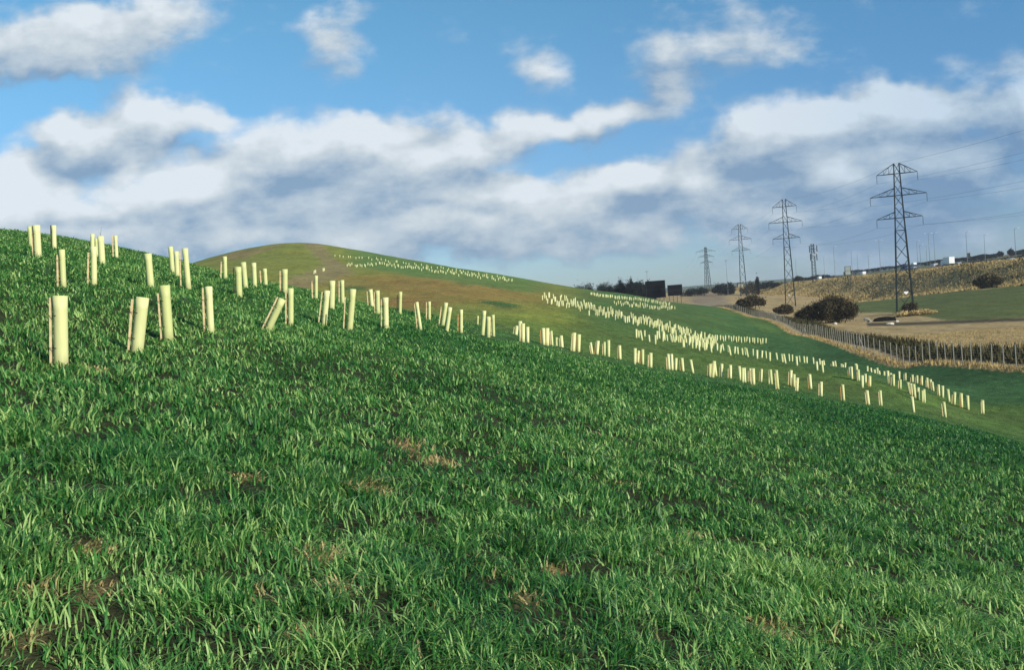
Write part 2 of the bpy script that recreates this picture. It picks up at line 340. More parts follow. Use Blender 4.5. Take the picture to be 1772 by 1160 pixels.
# ---------------------------------------------------------------- terrain: smooth surface through measured points
HY = lambda px: 520-.0752*(px-886)
CP = []   # (x, y, z relative to the eye, weight)
for y in (-12, -8, -4, 0, 3, 6, 9, 13, 18, 24, 31):
    for k in (-.9, -.6, -.35, -.1, .15, .4, .7, 1.0):
        x = k*(y+16)
        if y > 14 and (k > .62 or k < -.62): continue
        CP.append((x, y, -1.6-.28*x if x < 26 else -1.6-.28*26-.06*(x-26), 1.0))
PX = [
 (0,397,45),(100,409,45),(200,428,46),(330,455,48),(431,489,48),(482,489,46),(533,503,45),(600,518,45),(645,530,45),(700,540,45),(760,548,45),(803,557,44),(858,567,44),
 (540,420,370),(440,428,370),(340,455,360),(450,472,150),(450,450,250),(500,475,170),
 (600,516,115),(600,490,170),(600,460,270),(600,432,360),(540,470,200),(540,445,300),(520,495,140),
 (700,447,320),(700,470,220),(700,500,140),(700,530,95),(800,467,280),(800,490,180),(800,520,105),(800,543,75),
 (900,487,250),(900,510,170),(900,530,115),(900,555,75),(900,590,38),(1000,503,260),(1000,520,150),(1000,545,100),(1000,575,64),(1000,606,43),
 (1100,513,260),(1100,530,180),(1100,548,130),(1100,567,98),(1100,597,70),(1100,630,47),(1200,529,310),(1200,545,190),(1200,563,140),(1200,600,85),(1200,647,49),
 (1300,552,270),(1300,570,180),(1300,596,130),(1300,620,90),(1300,664,51),(1400,583,165),(1400,600,130),(1400,632,78),(1400,677,51),(1500,608,115),(1500,640,74),(1500,672,60),(1500,702,51),
 (1600,622,98),(1600,672,64),(1600,718,50),(1700,633,86),(1700,717,57),(1700,745,49),(1772,641,80),(1772,700,60),(1772,765,46),
 (1700,575,155),(1700,540,225),(1687,499,355),(1772,492,321),(1565,545,263),(1586,512,406),(1485,524,431),(1381,528,385),(1440,560,230),(1300,535,400),(1250,515,520),(1560,590,150),(1772,600,125),(1772,560,185),
 (1200,508,700),(1300,512,620),(1150,508,900)]
for px, py, D in PX:
    p = pt(px, py, D); CP.append((p[0], p[1], p[2]-EYE, 1.0))
for L in (SH, ROW, MIDR[::3]):
    for s in L:
        h = math.hypot(s[0]-s[2], s[1]-s[3]); D = .75*F/h
        if len(s) > 5 and (s[4] < 4 or s[3] > 700): continue
        p = pt(s[0], s[1], D); CP.append((p[0], p[1], p[2]-EYE, .35))
# hidden hollow behind the near crest
for px, py in ((200,428),(330,457),(400,478),(482,489),(533,503),(600,518),(660,533),(720,543)):
    p = pt(px, py, 68); CP.append((p[0], p[1], p[2]-EYE-(1.6 if px < 500 else .7), .6))
p = pt(60, 402, 75); CP.append((p[0], p[1], p[2]-EYE-2.5, .6))
for px, D, z in ((0, 150, 6), (0, 350, 9), (200, 150, 5), (200, 350, 13), (330, 110, 3.5), (-300, 60, 7), (-300, 300, 5), (400,500,12), (600, 520, 12), (800, 450, 3), (1000, 420, -5), (1100, 420, -6),
                 (200, 1200, 0), (900, 1200, -6), (1500, 1200, -4), (2100, 1200, -2), (0, 6000, -8), (900, 6000, -8), (1772, 6000, -8), (0, 14000, -8), (900, 14000, -8), (1772, 14000, -8),
                 (2100, 60, -9), (2100, 120, -9.5), (2100, 250, -9), (2100, 500, -6), (2500, 20, -9.2)):
    CP.append(((px-886)/F*D, D, z, 1.0))
CP = np.array(CP)
def _uv(x, y):
    q = np.maximum(y, -13.5)+16
    return np.clip(x/q, -1.0, 1.05)*1.6, np.log(q)
def _phi(r2): return 0.5*r2*np.log(r2+1e-12)
_cu, _cv = _uv(CP[:, 0], CP[:, 1]); _q = np.maximum(CP[:, 1], -13.5)+16; _A = CP[:, 2]/_q
_n = len(CP); K = _phi((_cu[:, None]-_cu)**2+(_cv[:, None]-_cv)**2); K[np.arange(_n), np.arange(_n)] += .0025/CP[:, 3]
_Pm = np.stack([np.ones(_n), _cu, _cv], 1)
_sol = np.linalg.solve(np.block([[K, _Pm], [_Pm.T, np.zeros((3, 3))]]), np.concatenate([_A, np.zeros(3)]))
def crest_z(y): return np.interp(y, [0, 300, 400, 550, 850, 1100, 1500, 3000], [3.5, 2.6, 1.5, -.6, -4.0, -4.5, -5, -8])
def foot_x(y): return np.interp(y, [0, 320, 355, 406, 440, 600, 900], [165, 165, 165, 163, 158, 165, 175])
RX0 = 197.0                                        # near edge of the motorway
def height(x, y):
    x = np.asarray(x, float); y = np.asarray(y, float)
    sh = np.broadcast(x, y).shape; x = np.broadcast_to(x, sh).ravel(); y = np.broadcast_to(y, sh).ravel()
    u, v = _uv(x, y); out = np.empty(len(x))
    for i in range(0, len(x), 20000):
        sl_ = slice(i, i+20000)
        k = _phi((u[sl_, None]-_cu)**2+(v[sl_, None]-_cv)**2)
        out[sl_] = k@_sol[:_n]+_sol[_n]+_sol[_n+1]*u[sl_]+_sol[_n+2]*v[sl_]
    z = out*(np.maximum(y, -13.5)+16)
    z = np.where(y > 700, z+(np.minimum(np.maximum(z, -9), 12)-z)*sm(y, 700, 1100), z)
    # embankment and the land beyond the motorway
    fx = foot_x(y); t = sm(x, fx, RX0-4)*sm(y, 60, 260)*(1-sm(y, 1500, 2500))
    t = t*(.97+.06*vnoise(x/7, y/13, 4)*(t < .95))
    far = crest_z(y)+np.clip((x-RX0-42)/220, 0, 1.3)*np.interp(y, [400, 600, 900, 1300], [3, 8, 12.5, 3])
    z = z*(1-t)+np.where(x > RX0+42, far, crest_z(y))*t
    z = z+(fbm(x/2.2, y/2.2, 11, 3)-.5)*.10*sm(y, -20, 3)+(fbm(x/30, y/30, 5, 3)-.5)*np.clip(y/150-.3, 0, 1.2)*1.0*(1-t)
    return (z+EYE).reshape(sh)
# ---------------------------------------------------------------- ground sheet
uc = np.concatenate([np.geomspace(14, .66, 34)*-1, np.linspace(-.64, .64, 560), np.geomspace(.66, 14, 34)])
vc = np.log(np.concatenate([np.geomspace(2.5, 5000, 640), np.geomspace(5200, 15000, 14)]))
GU, GV = np.meshgrid(uc, vc); QY = np.exp(GV); GX = GU*QY; GY = QY-16
GZ = height(GX, GY)
def ground_z(x, y):                    # bilinear on the same grid the mesh uses
    q = np.asarray(y, float)+16; u = np.asarray(x, float)/q; v = np.log(q)
    i = np.clip(np.searchsorted(uc, u)-1, 0, len(uc)-2); j = np.clip(np.searchsorted(vc, v)-1, 0, len(vc)-2)
    fu = (u-uc[i])/(uc[i+1]-uc[i]); e = np.exp(vc); fv = (q-e[j])/(e[j+1]-e[j])
    return (GZ[j, i]*(1-fu)+GZ[j, i+1]*fu)*(1-fv)+(GZ[j+1, i]*(1-fu)+GZ[j+1, i+1]*fu)*fv
def gz(x, y): return float(ground_z(np.array([x]), np.array([y]))[0])
def hit(px, py, D0, lo=.72, hi=1.35):  # where the sight line meets the ground near distance D0
    Ds = np.linspace(D0*lo, D0*hi, 160); p = pt(px, py, Ds); d = p[:, 2]-ground_z(p[:, 0], p[:, 1])
    best = None
    for i in range(len(Ds)-1):
        if d[i] > 0 >= d[i+1]:
            D = Ds[i]+(Ds[i+1]-Ds[i])*d[i]/(d[i]-d[i+1])
            if best is None or abs(D-D0) < abs(best-D0): best = D
    if best is None:
        k = int(np.argmin(np.abs(d)+.002*np.abs(Ds-D0))); best = Ds[k]
    p = pt(px, py, best); return float(p[0]), float(p[1]), gz(p[0], p[1])

FP = np.array([pt(a, b, D) for a, b, D in FENCE])
FP = np.vstack([FP, [[48, 62, 0], [56, 40, 0], [64, 15, 0]]])[:, :2]
def fence_side(x, y):                  # > 0 on the valley side of the fence
    s = np.argsort(FP[:, 1]); return x-np.interp(y, FP[s, 1], FP[s, 0])

gpx, gpy = proj(GX, GY, GZ)
jx = (fbm(GX/6, GY/9, 21)-.5); jy = (fbm(GX/5, GY/12, 22)-.5)
BX, BY = gpx+jx*26, gpy+jy*9
Cc = np.zeros(GX.shape+(3,))
def lay(mask, col):
    global Cc
    mask = np.clip(mask, 0, 1)[..., None]; Cc = Cc*(1-mask)+np.array(col)*mask
def ell(cx, cy, rx, ry, soft=.6, ang=0.0):
    c, s = math.cos(ang), math.sin(ang); a, b = BX-cx, BY-cy
    d = np.hypot((a*c+b*s)/rx, (-a*s+b*c)/ry); return 1-sm(d, 1-soft/2, 1+soft/2)
def lower_edge(px): return np.interp(px, [300, 600, 650, 800, 900, 1000, 1230, 1500, 1600, 1700, 1772], [560, 568, 572, 582, 594, 614, 662, 704, 722, 742, 772])
n1 = fbm(GX/9, GY/14, 31); n2 = fbm(GX/2.5, GY/4, 32); n3 = fbm(GX/28, GY/40, 33)
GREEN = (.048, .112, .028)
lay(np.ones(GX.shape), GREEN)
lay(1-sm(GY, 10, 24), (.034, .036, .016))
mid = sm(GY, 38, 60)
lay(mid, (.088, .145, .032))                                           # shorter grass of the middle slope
farh = sm(GY, 62, 100)*(fence_side(GX, GY) < -6)
lay(farh*sm(gpx, 1500, 950), (.150, .165, .032))
lay(farh*sm(n1, .42, .6)*.6*sm(gpx, 1250, 900), (.19, .18, .035))
lay(farh*ell(860, 550, 170, 9)*.8, (.20, .23, .038))                  # bright strip
lay(farh*ell(760, 545, 130, 12)*.5, (.19, .19, .04))
lay(farh*ell(650, 487, 260, 14, .9)*.45, (.20, .13, .035))               # browner belt
lay(farh*ell(790, 505, 165, 19, 1.2, .07)*.8, (.215, .128, .038))      # bare reddish soil
lay(farh*ell(700, 528, 70, 14, 1.0)*.85, (.225, .118, .036))
lay(farh*ell(830, 488, 120, 7, .8, .1)*.7, (.22, .14, .04))
lay(farh*ell(560, 490, 75, 11, .8)*.6, (.18, .145, .04))
lay(farh*ell(863, 527, 36, 4.5, .6, .1), (.050, .095, .026))           # dark green streak
lay(farh*ell(610, 500, 24, 5, .6)*.8, (.055, .105, .026))
ridge = farh*(1-sm(BY-np.interp(gpx, [560, 620, 700, 800, 900, 960], [432, 462, 476, 490, 503, 508]), -2, 4))*sm(gpx, 575, 640)*sm(gpx, 1000, 900)
lay(ridge*.85, (.070, .140, .034))
lay(farh*ell(480, 465, 130, 24)*.6, (.150, .165, .032))
lay(farh*ell(430, 437, 52, 5, .8, -.22)*.8, (.19, .135, .062))          # brown strip below the hill top
trk = np.abs(gpx-np.interp(gpy, [415, 430, 445, 460, 475, 490, 505], [540, 548, 560, 582, 565, 520, 490]))
tw = np.interp(gpy, [415, 430, 445, 460, 475, 490, 505], [18, 13, 14, 24, 48, 40, 30])
lay(farh*(1-sm(trk+jx*26, tw*.6, tw*1.25))*.72*(gpy < 500), (.195, .145, .075))
lay(farh*(GY > 60)*sm(gpx, 950, 1060)*(fence_side(GX, GY) < 0), (.058, .125, .034))
lay(farh*sm(gpx, 950, 1060)*sm(gpx, 1330, 1150)*sm(fbm(GX/14, GY/6, 44), .4, .62)*.7, (.085, .115, .032))
lay(sm(n2, .5, .75)*.35*(GY > 35)*(fence_side(GX, GY) < 0), (.10, .12, .04))
lay(mid*(fence_side(GX, GY) < 0)*sm(gpx, 1250, 1450)*sm(gpy-np.interp(gpx, [1250, 1500, 1700], [610, 650, 700]), 12, -8)*.9, (.042, .105, .034))
Cc *= (1+.22*farh*sm(gpx, 1150, 900))[..., None]
# valley side of the fence
val = (fence_side(GX, GY+jx*3) > -1.2)*(GY < 2500)
lay(val, (.36, .26, .12))                                             # dry grass
lay(val*sm(n1, .45, .65)*.5, (.27, .20, .09))
lay(val*sm(n2, .5, .7)*.4, (.44, .33, .16))
fs = fence_side(GX, GY)
lay((fs > 1.6)*(1-sm(fs+jx*6, 6, 11))*.95*(GY < 420), (.13, .105, .062))           # dark scrubby ditch behind the fence
lay((fs > 4)*(fs < 12)*sm(n2, .45, .6)*.5*(GY < 260), (.16, .12, .06))
fld = val*(gpx > 1478)*sm(BY-np.interp(gpx, [1480, 1600, 1772], [523, 509, 491]), -.5, 1.5)*(1-sm(gpy-np.interp(gpx, [1480, 1540, 1600, 1640, 1772], [541, 541, 548, 555, 550]), -1, 1))*(GX < 178)*(GY > 150)
lay(fld, (.108, .128, .036)); lay(fld*sm(fbm(GX/50, GY/6, 41), .4, .6)*.5, (.085, .108, .034))
dit = val*(gpx > 1500)*(1-sm(np.abs(gpy-np.interp(gpx, [1500, 1560, 1640, 1772], [562, 561, 558, 553])), 1.5, 4))*(GY < 330)
lay(dit*.9, (.04, .036, .025))
emb = sm(GX, foot_x(GY)-3, foot_x(GY)+4)*(GY > 150)*(GY < 1600)
lay(emb, (.36, .26, .11)); lay(emb*sm(fbm(GX/7, GY/10, 51), .42, .62)*.75, (.19, .145, .065)); lay(emb*sm(fbm(GX/5, GY/16, 52), .5, .65)*.6, (.33, .235, .11))
lay(emb*sm(GX, 172, 196)*(gpx < 1600)*.55, (.12, .115, .05))
lay(val*ell(1228, 520, 34, 12)*.9*(GY > 200), (.22, .17, .11))
lay((GX > RX0-2)*(GX < RX0+44)*(GY > 100)*(GY < 2500), (.16, .15, .075))
lay((GX > RX0+42)*(GY > 100), (.12, .13, .05)); lay((GX > RX0+42)*(GY > 100)*sm(n3, .45, .6)*.6, (.19, .16, .08))
lay(sm(GY, 1500, 2600), (.09, .11, .06))
# bare soil openings in the near grass
_mk = lambda h, r: (h, r*.62*h[1]/5.5)
BARE = [_mk(hit(a, b, D, .5, 1.6), r) for a, b, D, r in ((710,772,7.9,.14),(752,800,7.5,.15),(555,965,5.4,.17),(1338,1092,3.7,.17),(45,1115,4.9,.13),(178,1022,5.4,.13),(960,990,5,.10),(915,1040,4.8,.12),(70,1030,5.4,.14),(640,850,6.7,.15),
        (1210,930,4.9,.10),(520,1105,4.7,.10),(430,830,7.2,.12),(160,950,6.3,.14),(470,1040,5,.13),(590,1022,5,.13),(1175,950,4.8,.08),(1090,820,6,.08),(165,640,10.3,.1))]
for (x, y, z), r in BARE:
    lay(1-sm(np.hypot(GX-x, (GY-y)*.7), r*.5, r*1.3), (.28, .20, .09))

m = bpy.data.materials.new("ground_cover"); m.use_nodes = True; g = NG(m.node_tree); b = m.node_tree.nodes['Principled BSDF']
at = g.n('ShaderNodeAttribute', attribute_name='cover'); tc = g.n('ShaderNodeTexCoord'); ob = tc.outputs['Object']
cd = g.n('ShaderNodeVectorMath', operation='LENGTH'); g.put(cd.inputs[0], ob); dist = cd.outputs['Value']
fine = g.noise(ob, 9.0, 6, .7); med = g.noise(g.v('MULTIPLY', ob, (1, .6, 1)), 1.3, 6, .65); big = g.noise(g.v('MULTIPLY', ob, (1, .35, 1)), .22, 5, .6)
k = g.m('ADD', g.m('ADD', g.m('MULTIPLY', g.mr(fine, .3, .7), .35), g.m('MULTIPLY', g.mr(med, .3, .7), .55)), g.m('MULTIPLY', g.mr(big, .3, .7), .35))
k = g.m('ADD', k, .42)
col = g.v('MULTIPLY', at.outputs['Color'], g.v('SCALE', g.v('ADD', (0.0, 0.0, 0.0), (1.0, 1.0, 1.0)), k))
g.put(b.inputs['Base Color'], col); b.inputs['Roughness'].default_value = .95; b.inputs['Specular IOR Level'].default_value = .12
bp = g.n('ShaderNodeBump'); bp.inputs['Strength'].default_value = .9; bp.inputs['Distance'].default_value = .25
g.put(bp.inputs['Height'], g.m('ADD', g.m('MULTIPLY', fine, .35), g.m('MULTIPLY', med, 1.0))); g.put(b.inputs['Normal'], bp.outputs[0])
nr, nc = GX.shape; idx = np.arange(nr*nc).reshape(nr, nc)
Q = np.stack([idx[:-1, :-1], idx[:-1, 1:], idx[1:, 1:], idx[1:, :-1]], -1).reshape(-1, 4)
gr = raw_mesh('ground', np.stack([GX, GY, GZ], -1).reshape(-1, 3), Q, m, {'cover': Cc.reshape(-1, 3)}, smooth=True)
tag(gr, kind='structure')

# ---------------------------------------------------------------- grass blades
def tall_side(x, y):                 # 1 inside the long grass, 0 on the mown middle slope
    px, py = proj(x, y, ground_z(x, y))
    e = lower_edge(px)+(fbm(x/3, y/3, 61)-.5)*10
    right = sm(py-e, -3, 5)
    left = 1-sm(y, 52, 60)
    w = sm(px, 880, 700)
    return np.maximum(right, left*w)*(1-sm(y, 56, 64))
def blades(name, n, r0, r1, p, width, hgt, seed, lv, label, colshift=0.0, tall_only=True, wa=36):
    r_ = np.random.default_rng(seed); a0 = math.radians(-wa); a1 = math.radians(wa)
    t = r_.random(n); e = 1-p+1
    r = (r0**e+(r1**e-r0**e)*t)**(1/e); a = a0+(a1-a0)*r_.random(n)
    x = r*np.sin(a); y = r*np.cos(a)
    keep = y > .5
    dens_n = fbm(x/.35, y/.35, seed+5, 3); patch = fbm(x/1.6, y/2.2, seed+9, 3)
    T = tall_side(x, y)
    pr = np.clip(.2+2.6*(dens_n-.3), .2, 1)
    if not tall_only: keep &= (T < .3) & (fence_side(x, y) < -2)
    if tall_only: keep &= T > r_.random(n)*.9+.05
    keep &= pr > r_.random(n)
    for (bx, by, bz), rr in BARE:
        keep &= (np.hypot(x-bx, (y-by)*.75) > rr*(.0+.7*r_.random(n)))
    x, y, r, a, dens_n, patch, T = [q[keep] for q in (x, y, r, a, dens_n, patch, T)]; n = len(x)
    z = ground_z(x, y)-.005
    clump = fbm(x/.22, y/.22, 77, 2); hh = hgt*.9*(.25+1.4*clump**1.5+.35*patch)*(.5+.75*r_.random(n))*(.55+.45*T)
    wd = width*(r/6)**.47*(.6+.8*r_.random(n)); wd = np.maximum(wd, width*.6)
    # direction of bend: coherent between neighbours
    ang = 2*math.pi*(fbm(x/.3, y/.3, 88, 2)*2.4+.35*r_.random(n))
    far_r = r_.random(n) < .45; ang = np.where(far_r, r_.random(n)*6.283, ang)
    bend = (.25+1.35*r_.random(n)**1.2)*(.7+.5*patch); lean = np.stack([np.cos(ang), np.sin(ang)], 1)
    face = ang+math.pi/2+(r_.random(n)-.5)*1.6; side = np.stack([np.cos(face), np.sin(face)], 1)
    V = np.empty((n, 2*lv-1, 3)); ts = np.linspace(0, 1, lv); tw_ = np.empty((n, 2*lv-1))
    for i, t_ in enumerate(ts):
        off = hh*bend*(t_**1.9); up = hh*(t_-.38*bend*t_**2.4)
        c = np.stack([x+lean[:, 0]*off, y+lean[:, 1]*off, z+up], 1)
        if i == lv-1: V[:, -1] = c; tw_[:, -1] = 1
        else:
            w_ = wd*(1-.55*t_**1.5)*.5
            V[:, 2*i] = c; V[:, 2*i+1] = c
            V[:, 2*i, :2] -= side*w_[:, None]; V[:, 2*i+1, :2] += side*w_[:, None]; tw_[:, 2*i:2*i+2] = t_
    tri = []
    for i in range(lv-2): a_ = 2*i; tri += [(a_, a_+1, a_+3), (a_, a_+3, a_+2)]
    tri.append((2*lv-4, 2*lv-3, 2*lv-2)); tri = np.array(tri)
    T_ = (tri[None]+(np.arange(n)*(2*lv-1))[:, None, None]).reshape(-1, 3)
    hue = np.clip(.95*r_.random(n)**1.5+.7*(fbm(x/2.4, y/3.5, 91, 3)-.32)+.35*(fbm(x/.3, y/.3, 92, 2)-.5)+colshift-.30*sm(x, 0, 14)-.10*sm(y, 14, 30)*sm(x, -9, -2), 0, 1)
    dry = (r_.random(n) < .006+.05*sm(fbm(x/.8, y/.8, 95, 2), .62, .8)).astype(float)
    for (bx, by, bz), rr in BARE: dry = np.where((np.hypot(x-bx, y-by) < rr*1.6) & (r_.random(n) < .65), 1., dry)
    rep = 2*lv-1
    V[dry > .5, :, 2] = z[dry > .5, None]+(V[dry > .5, :, 2]-z[dry > .5, None])*.6
    o = raw_mesh(name, V.reshape(-1, 3), T_, M_blade, {'hue': np.repeat(hue, rep), 'dry': np.repeat(dry, rep), 't': tw_.ravel()}, smooth=True)
    tag(o, label, 'grass', kind='stuff'); return o
M_blade = bpy.data.materials.new("grass_blade"); M_blade.use_nodes = True; g = NG(M_blade.node_tree); ntb = M_blade.node_tree
b = ntb.nodes['Principled BSDF']; outn = ntb.nodes['Material Output']
hu = g.n('ShaderNodeAttribute', attribute_name='hue').outputs['Fac']; dr = g.n('ShaderNodeAttribute', attribute_name='dry').outputs['Fac']; tt = g.n('ShaderNodeAttribute', attribute_name='t').outputs['Fac']
rp = g.n('ShaderNodeValToRGB'); g.put(rp.inputs[0], hu); c_ = rp.color_ramp
c_.elements[0].color = (.016, .090, .024, 1); c_.elements[1].color = (.38, .55, .18, 1); q = c_.elements.new(.5); q.color = (.074, .240, .050, 1)  # blade greens; the palest end also paints glints into the colour
cc = g.mix(dr, rp.outputs[0], (.52, .42, .19))
g.put(b.inputs['Base Color'], cc); b.inputs['Roughness'].default_value = .42; b.inputs['Specular IOR Level'].default_value = .2
tr = g.n('ShaderNodeBsdfTranslucent'); g.put(tr.inputs[0], g.mix(1.0, cc, (1.25, 1.35, .7), 'MULTIPLY'))
mx = g.n('ShaderNodeMixShader'); mx.inputs[0].default_value = .30
ntb.links.new(b.outputs[0], mx.inputs[1]); ntb.links.new(tr.outputs[0], mx.inputs[2]); ntb.links.new(mx.outputs[0], outn.inputs[0])
blades('grass', 185000, 1.0, 7.5, 1.0, .0095, .125, 101, 5, 'long lush green grass blades covering the foreground slope', wa=58)
blades('grass', 530000, 6.8, 66, 1.45, .0125, .12, 202, 3, 'tall dark green grass running up the near slope to its crest')
blades('grass', 170000, 38, 180, 1.2, .0085, .14, 303, 3, 'short thin grass on the slope between the rows of shelters', tall_only=False, colshift=.12)
# ---------------------------------------------------------------- materials
M_tube = bpy.data.materials.new("shelter_plastic"); M_tube.use_nodes = True; g = NG(M_tube.node_tree); b = M_tube.node_tree.nodes['Principled BSDF']
tc = g.n('ShaderNodeTexCoord'); oi = g.n('ShaderNodeObjectInfo')
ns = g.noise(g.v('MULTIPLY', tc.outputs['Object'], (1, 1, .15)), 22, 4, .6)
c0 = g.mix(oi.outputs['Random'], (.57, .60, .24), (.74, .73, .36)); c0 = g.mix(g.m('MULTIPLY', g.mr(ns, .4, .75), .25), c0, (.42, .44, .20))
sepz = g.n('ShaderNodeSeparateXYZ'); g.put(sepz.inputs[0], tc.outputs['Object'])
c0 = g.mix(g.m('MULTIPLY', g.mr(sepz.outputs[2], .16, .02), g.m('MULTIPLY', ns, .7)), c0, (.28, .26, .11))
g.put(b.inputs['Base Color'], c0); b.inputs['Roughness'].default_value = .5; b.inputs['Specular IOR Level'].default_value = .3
tr = g.n('ShaderNodeBsdfTranslucent'); g.put(tr.inputs[0], c0); mx = g.n('ShaderNodeMixShader'); mx.inputs[0].default_value = .10
M_tube.node_tree.links.new(b.outputs[0], mx.inputs[1]); M_tube.node_tree.links.new(tr.outputs[0], mx.inputs[2]); M_tube.node_tree.links.new(mx.outputs[0], M_tube.node_tree.nodes['Material Output'].inputs[0])
M_stake = mat("stake_wood", (.68, .52, .29), .8, .2, 14, bump=.2)
M_stake2 = mat("stake_wood_orange", (.50, .27, .10), .85, .2, 14)
M_stakeD = mat("stake_wood_dark", (.07, .06, .035), .9, .2, 14)  # darker stake wood copy; the shaded stake has its shade put into this colour
M_tie = mat("black_cable_tie", (.02, .018, .015), .5)
M_twig = mat("twig_bark", (.10, .06, .04), .9)
M_conc = mat("concrete_post", (.26, .25, .21), .9, .18, 6, bump=.2)
M_wire = mat("galvanised_wire", (.30, .29, .26), .6, .1, 2)
M_steel = mat("pylon_steel", (.026, .036, .037), .7, .2, 1.5, spec=.15)
M_insul = mat("insulator_glass", (.06, .075, .08), .35)
M_cable = mat("aluminium_conductor", (.12, .13, .14), .55)
M_tarmac = mat("asphalt", (.055, .055, .057), .9, .2, .4, bump=.1)
M_white = mat("white_paint", (.80, .80, .78), .4, .04, 2)
M_glass = mat("dark_window_glass", (.02, .025, .03), .1, .1, 2, spec=.6)
M_rubber = mat("tyre_rubber", (.02, .02, .02), .9)
M_black = mat("black_board_paint", (.004, .005, .006), .9, .3, 1.2, spec=.05)
M_bark = mat("dark_bark", (.035, .030, .024), .95, .3, 8)

# ---------------------------------------------------------------- tree shelters
def tube_mesh(r, h, t=.004, n=20, rings=5):
    V, Fs = [], []
    zs = [-.06]+[h*i/(rings) for i in range(rings+1)]
    for ri, sgn in ((r, 1), (r-t, -1)):
        for z in zs:
            rr = ri+(.003 if z == zs[-1] else 0)
            for i in range(n): a = 2*math.pi*i/n; V.append((rr*math.cos(a), rr*math.sin(a), z))
    R = len(zs)
    for s_ in (0, 1):
        for k in range(R-1):
            for i in range(n):
                j = (i+1) % n; a, b_, c, d = s_*R*n+k*n+i, s_*R*n+k*n+j, s_*R*n+(k+1)*n+j, s_*R*n+(k+1)*n+i
                Fs.append((a, b_, c, d) if s_ == 0 else (d, c, b_, a))
    for i in range(n):
        j = (i+1) % n; a, b_ = (R-1)*n+i, (R-1)*n+j; Fs.append((a, b_, b_+R*n, a+R*n))
    me = bpy.data.meshes.new('tube'); me.from_pydata(V, [], Fs); me.update(); me.materials.append(M_tube)
    me.polygons.foreach_set('use_smooth', [True]*len(me.polygons)); return me
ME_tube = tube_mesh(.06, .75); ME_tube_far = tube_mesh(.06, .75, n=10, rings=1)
def place(spec, D0=None, lo=.72, hi=1.35):
    bx_, by_, tx, ty, w = spec[:5]; h = math.hypot(bx_-tx, by_-ty); D0 = D0 or .75*F/h
    x, y, z = hit(bx_, by_, D0, lo, hi); base = Vector((x, y, z))
    # the top end lies on the sight line through its measured pixel, at the base's own distance
    top = Vector(pt(tx, ty, y)); px0, py0 = proj(np.array([x]), np.array([y]), np.array([z]))
    top += Vector(pt(bx_, by_, y))*-1+base
    ax = top-base; ln = max(ax.length, .2); ax = ax.normalized()
    q = Vector((0, 0, 1)).rotation_difference(ax)
    return base, ln, q, y, w*y/F
def shelter(spec, label, group=None, detail=2, rs=random.Random(5)):
    st = spec[5] if len(spec) > 5 and (spec[5] is None or isinstance(spec[5], tuple)) else 'auto'
    base, ln, q, D, dia = place(spec); sc = ln/.75
    rad = min(max(dia*.5*.98, .045 if D < 30 else .055), .085)
    if detail == 0:
        o = bpy.data.objects.new('tree_shelter', ME_tube_far); COL.objects.link(o); o.location = base; o.rotation_mode = 'QUATERNION'; o.rotation_quaternion = q
        o.scale = (rad/.06, rad/.06, sc); tag(o, label, 'tree shelter', group); return o
    root = empty('tree_shelter', base); root.rotation_mode = 'QUATERNION'; root.rotation_quaternion = q
    tag(root, label, 'tree shelter', group)
    o = bpy.data.objects.new('tube', ME_tube if detail == 2 else ME_tube_far); COL.objects.link(o); o.parent = root; o.scale = (rad/.06, rad/.06, sc)
    o.rotation_euler.z = rs.uniform(0, 6)
    if st is None: return root
    if st == 'auto':
        if rs.random() < .35: return root
        st = (-(spec[4]*.62+1), -(spec[4]*.62+1), rs.uniform(1, 6)); ang = math.radians(rs.choice((180, 180, 200, 215)))
        ms = rs.choice((M_stake, M_stake, M_stake2))
    else:
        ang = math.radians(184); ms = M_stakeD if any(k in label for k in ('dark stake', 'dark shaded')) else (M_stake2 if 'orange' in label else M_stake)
    k = D/F; sw = min(max(.026, spec[4]*.11*k), .034) if D < 30 else .036
    xb, xt = abs(st[0])*k, abs(st[1])*k; xb = max(xb, rad+sw*.5+.002); xt = max(xt, rad+sw*.5+.002)
    hz = ln-st[2]*k; c, s_ = math.cos(ang), math.sin(ang)
    mb = MB(); mb.bar((c*xb, s_*xb, -.12), (c*xt, s_*xt, hz), sw*.68, n=4); o = mb.build('stake', ms, root)
    if detail == 2:
        for f_, tail in ((.16 if rs.random() < .5 else .26, False), (.72, D < 20)):
            zt = ln*f_; xo = xb+(xt-xb)*f_
            mb = MB()
            R_ = rad+.0035; e = sw*.56; d_ = Vector((c, s_, 0)); p_ = Vector((-s_, c, 0)); o_ = Vector((c*xo, s_*xo, zt)); zv = Vector((0, 0, zt))
            pts = [zv+(d_*math.cos(a_)+p_*math.sin(a_))*R_ for a_ in (1.3, 1.05, .8)]+[o_+d_*e+p_*e, o_+d_*e-p_*e]+[zv+(d_*math.cos(a_)-p_*math.sin(a_))*R_ for a_ in (.8, 1.05, 1.3)]
            for i in range(len(pts)-1): mb.bar(pts[i], pts[i+1], .0032)
            if tail: mb.bar(o_+d_*e, o_+d_*(e+rs.uniform(.10, .15))+Vector((0, -.01, rs.uniform(-.03, .0))), .0024)
            mb.build('tie', M_tie, root)
    return root
SMALL = ["", "first", "second", "third", "fourth", "fifth", "sixth", "seventh", "eighth", "ninth", "tenth", "eleventh", "twelfth", "thirteenth", "fourteenth", "fifteenth", "sixteenth", "seventeenth", "eighteenth", "nineteenth"]
TENS = {2: ("twentieth", "twenty"), 3: ("thirtieth", "thirty"), 4: ("fortieth", "forty"), 5: ("fiftieth", "fifty"), 6: ("sixtieth", "sixty"), 7: ("seventieth", "seventy"), 8: ("eightieth", "eighty")}
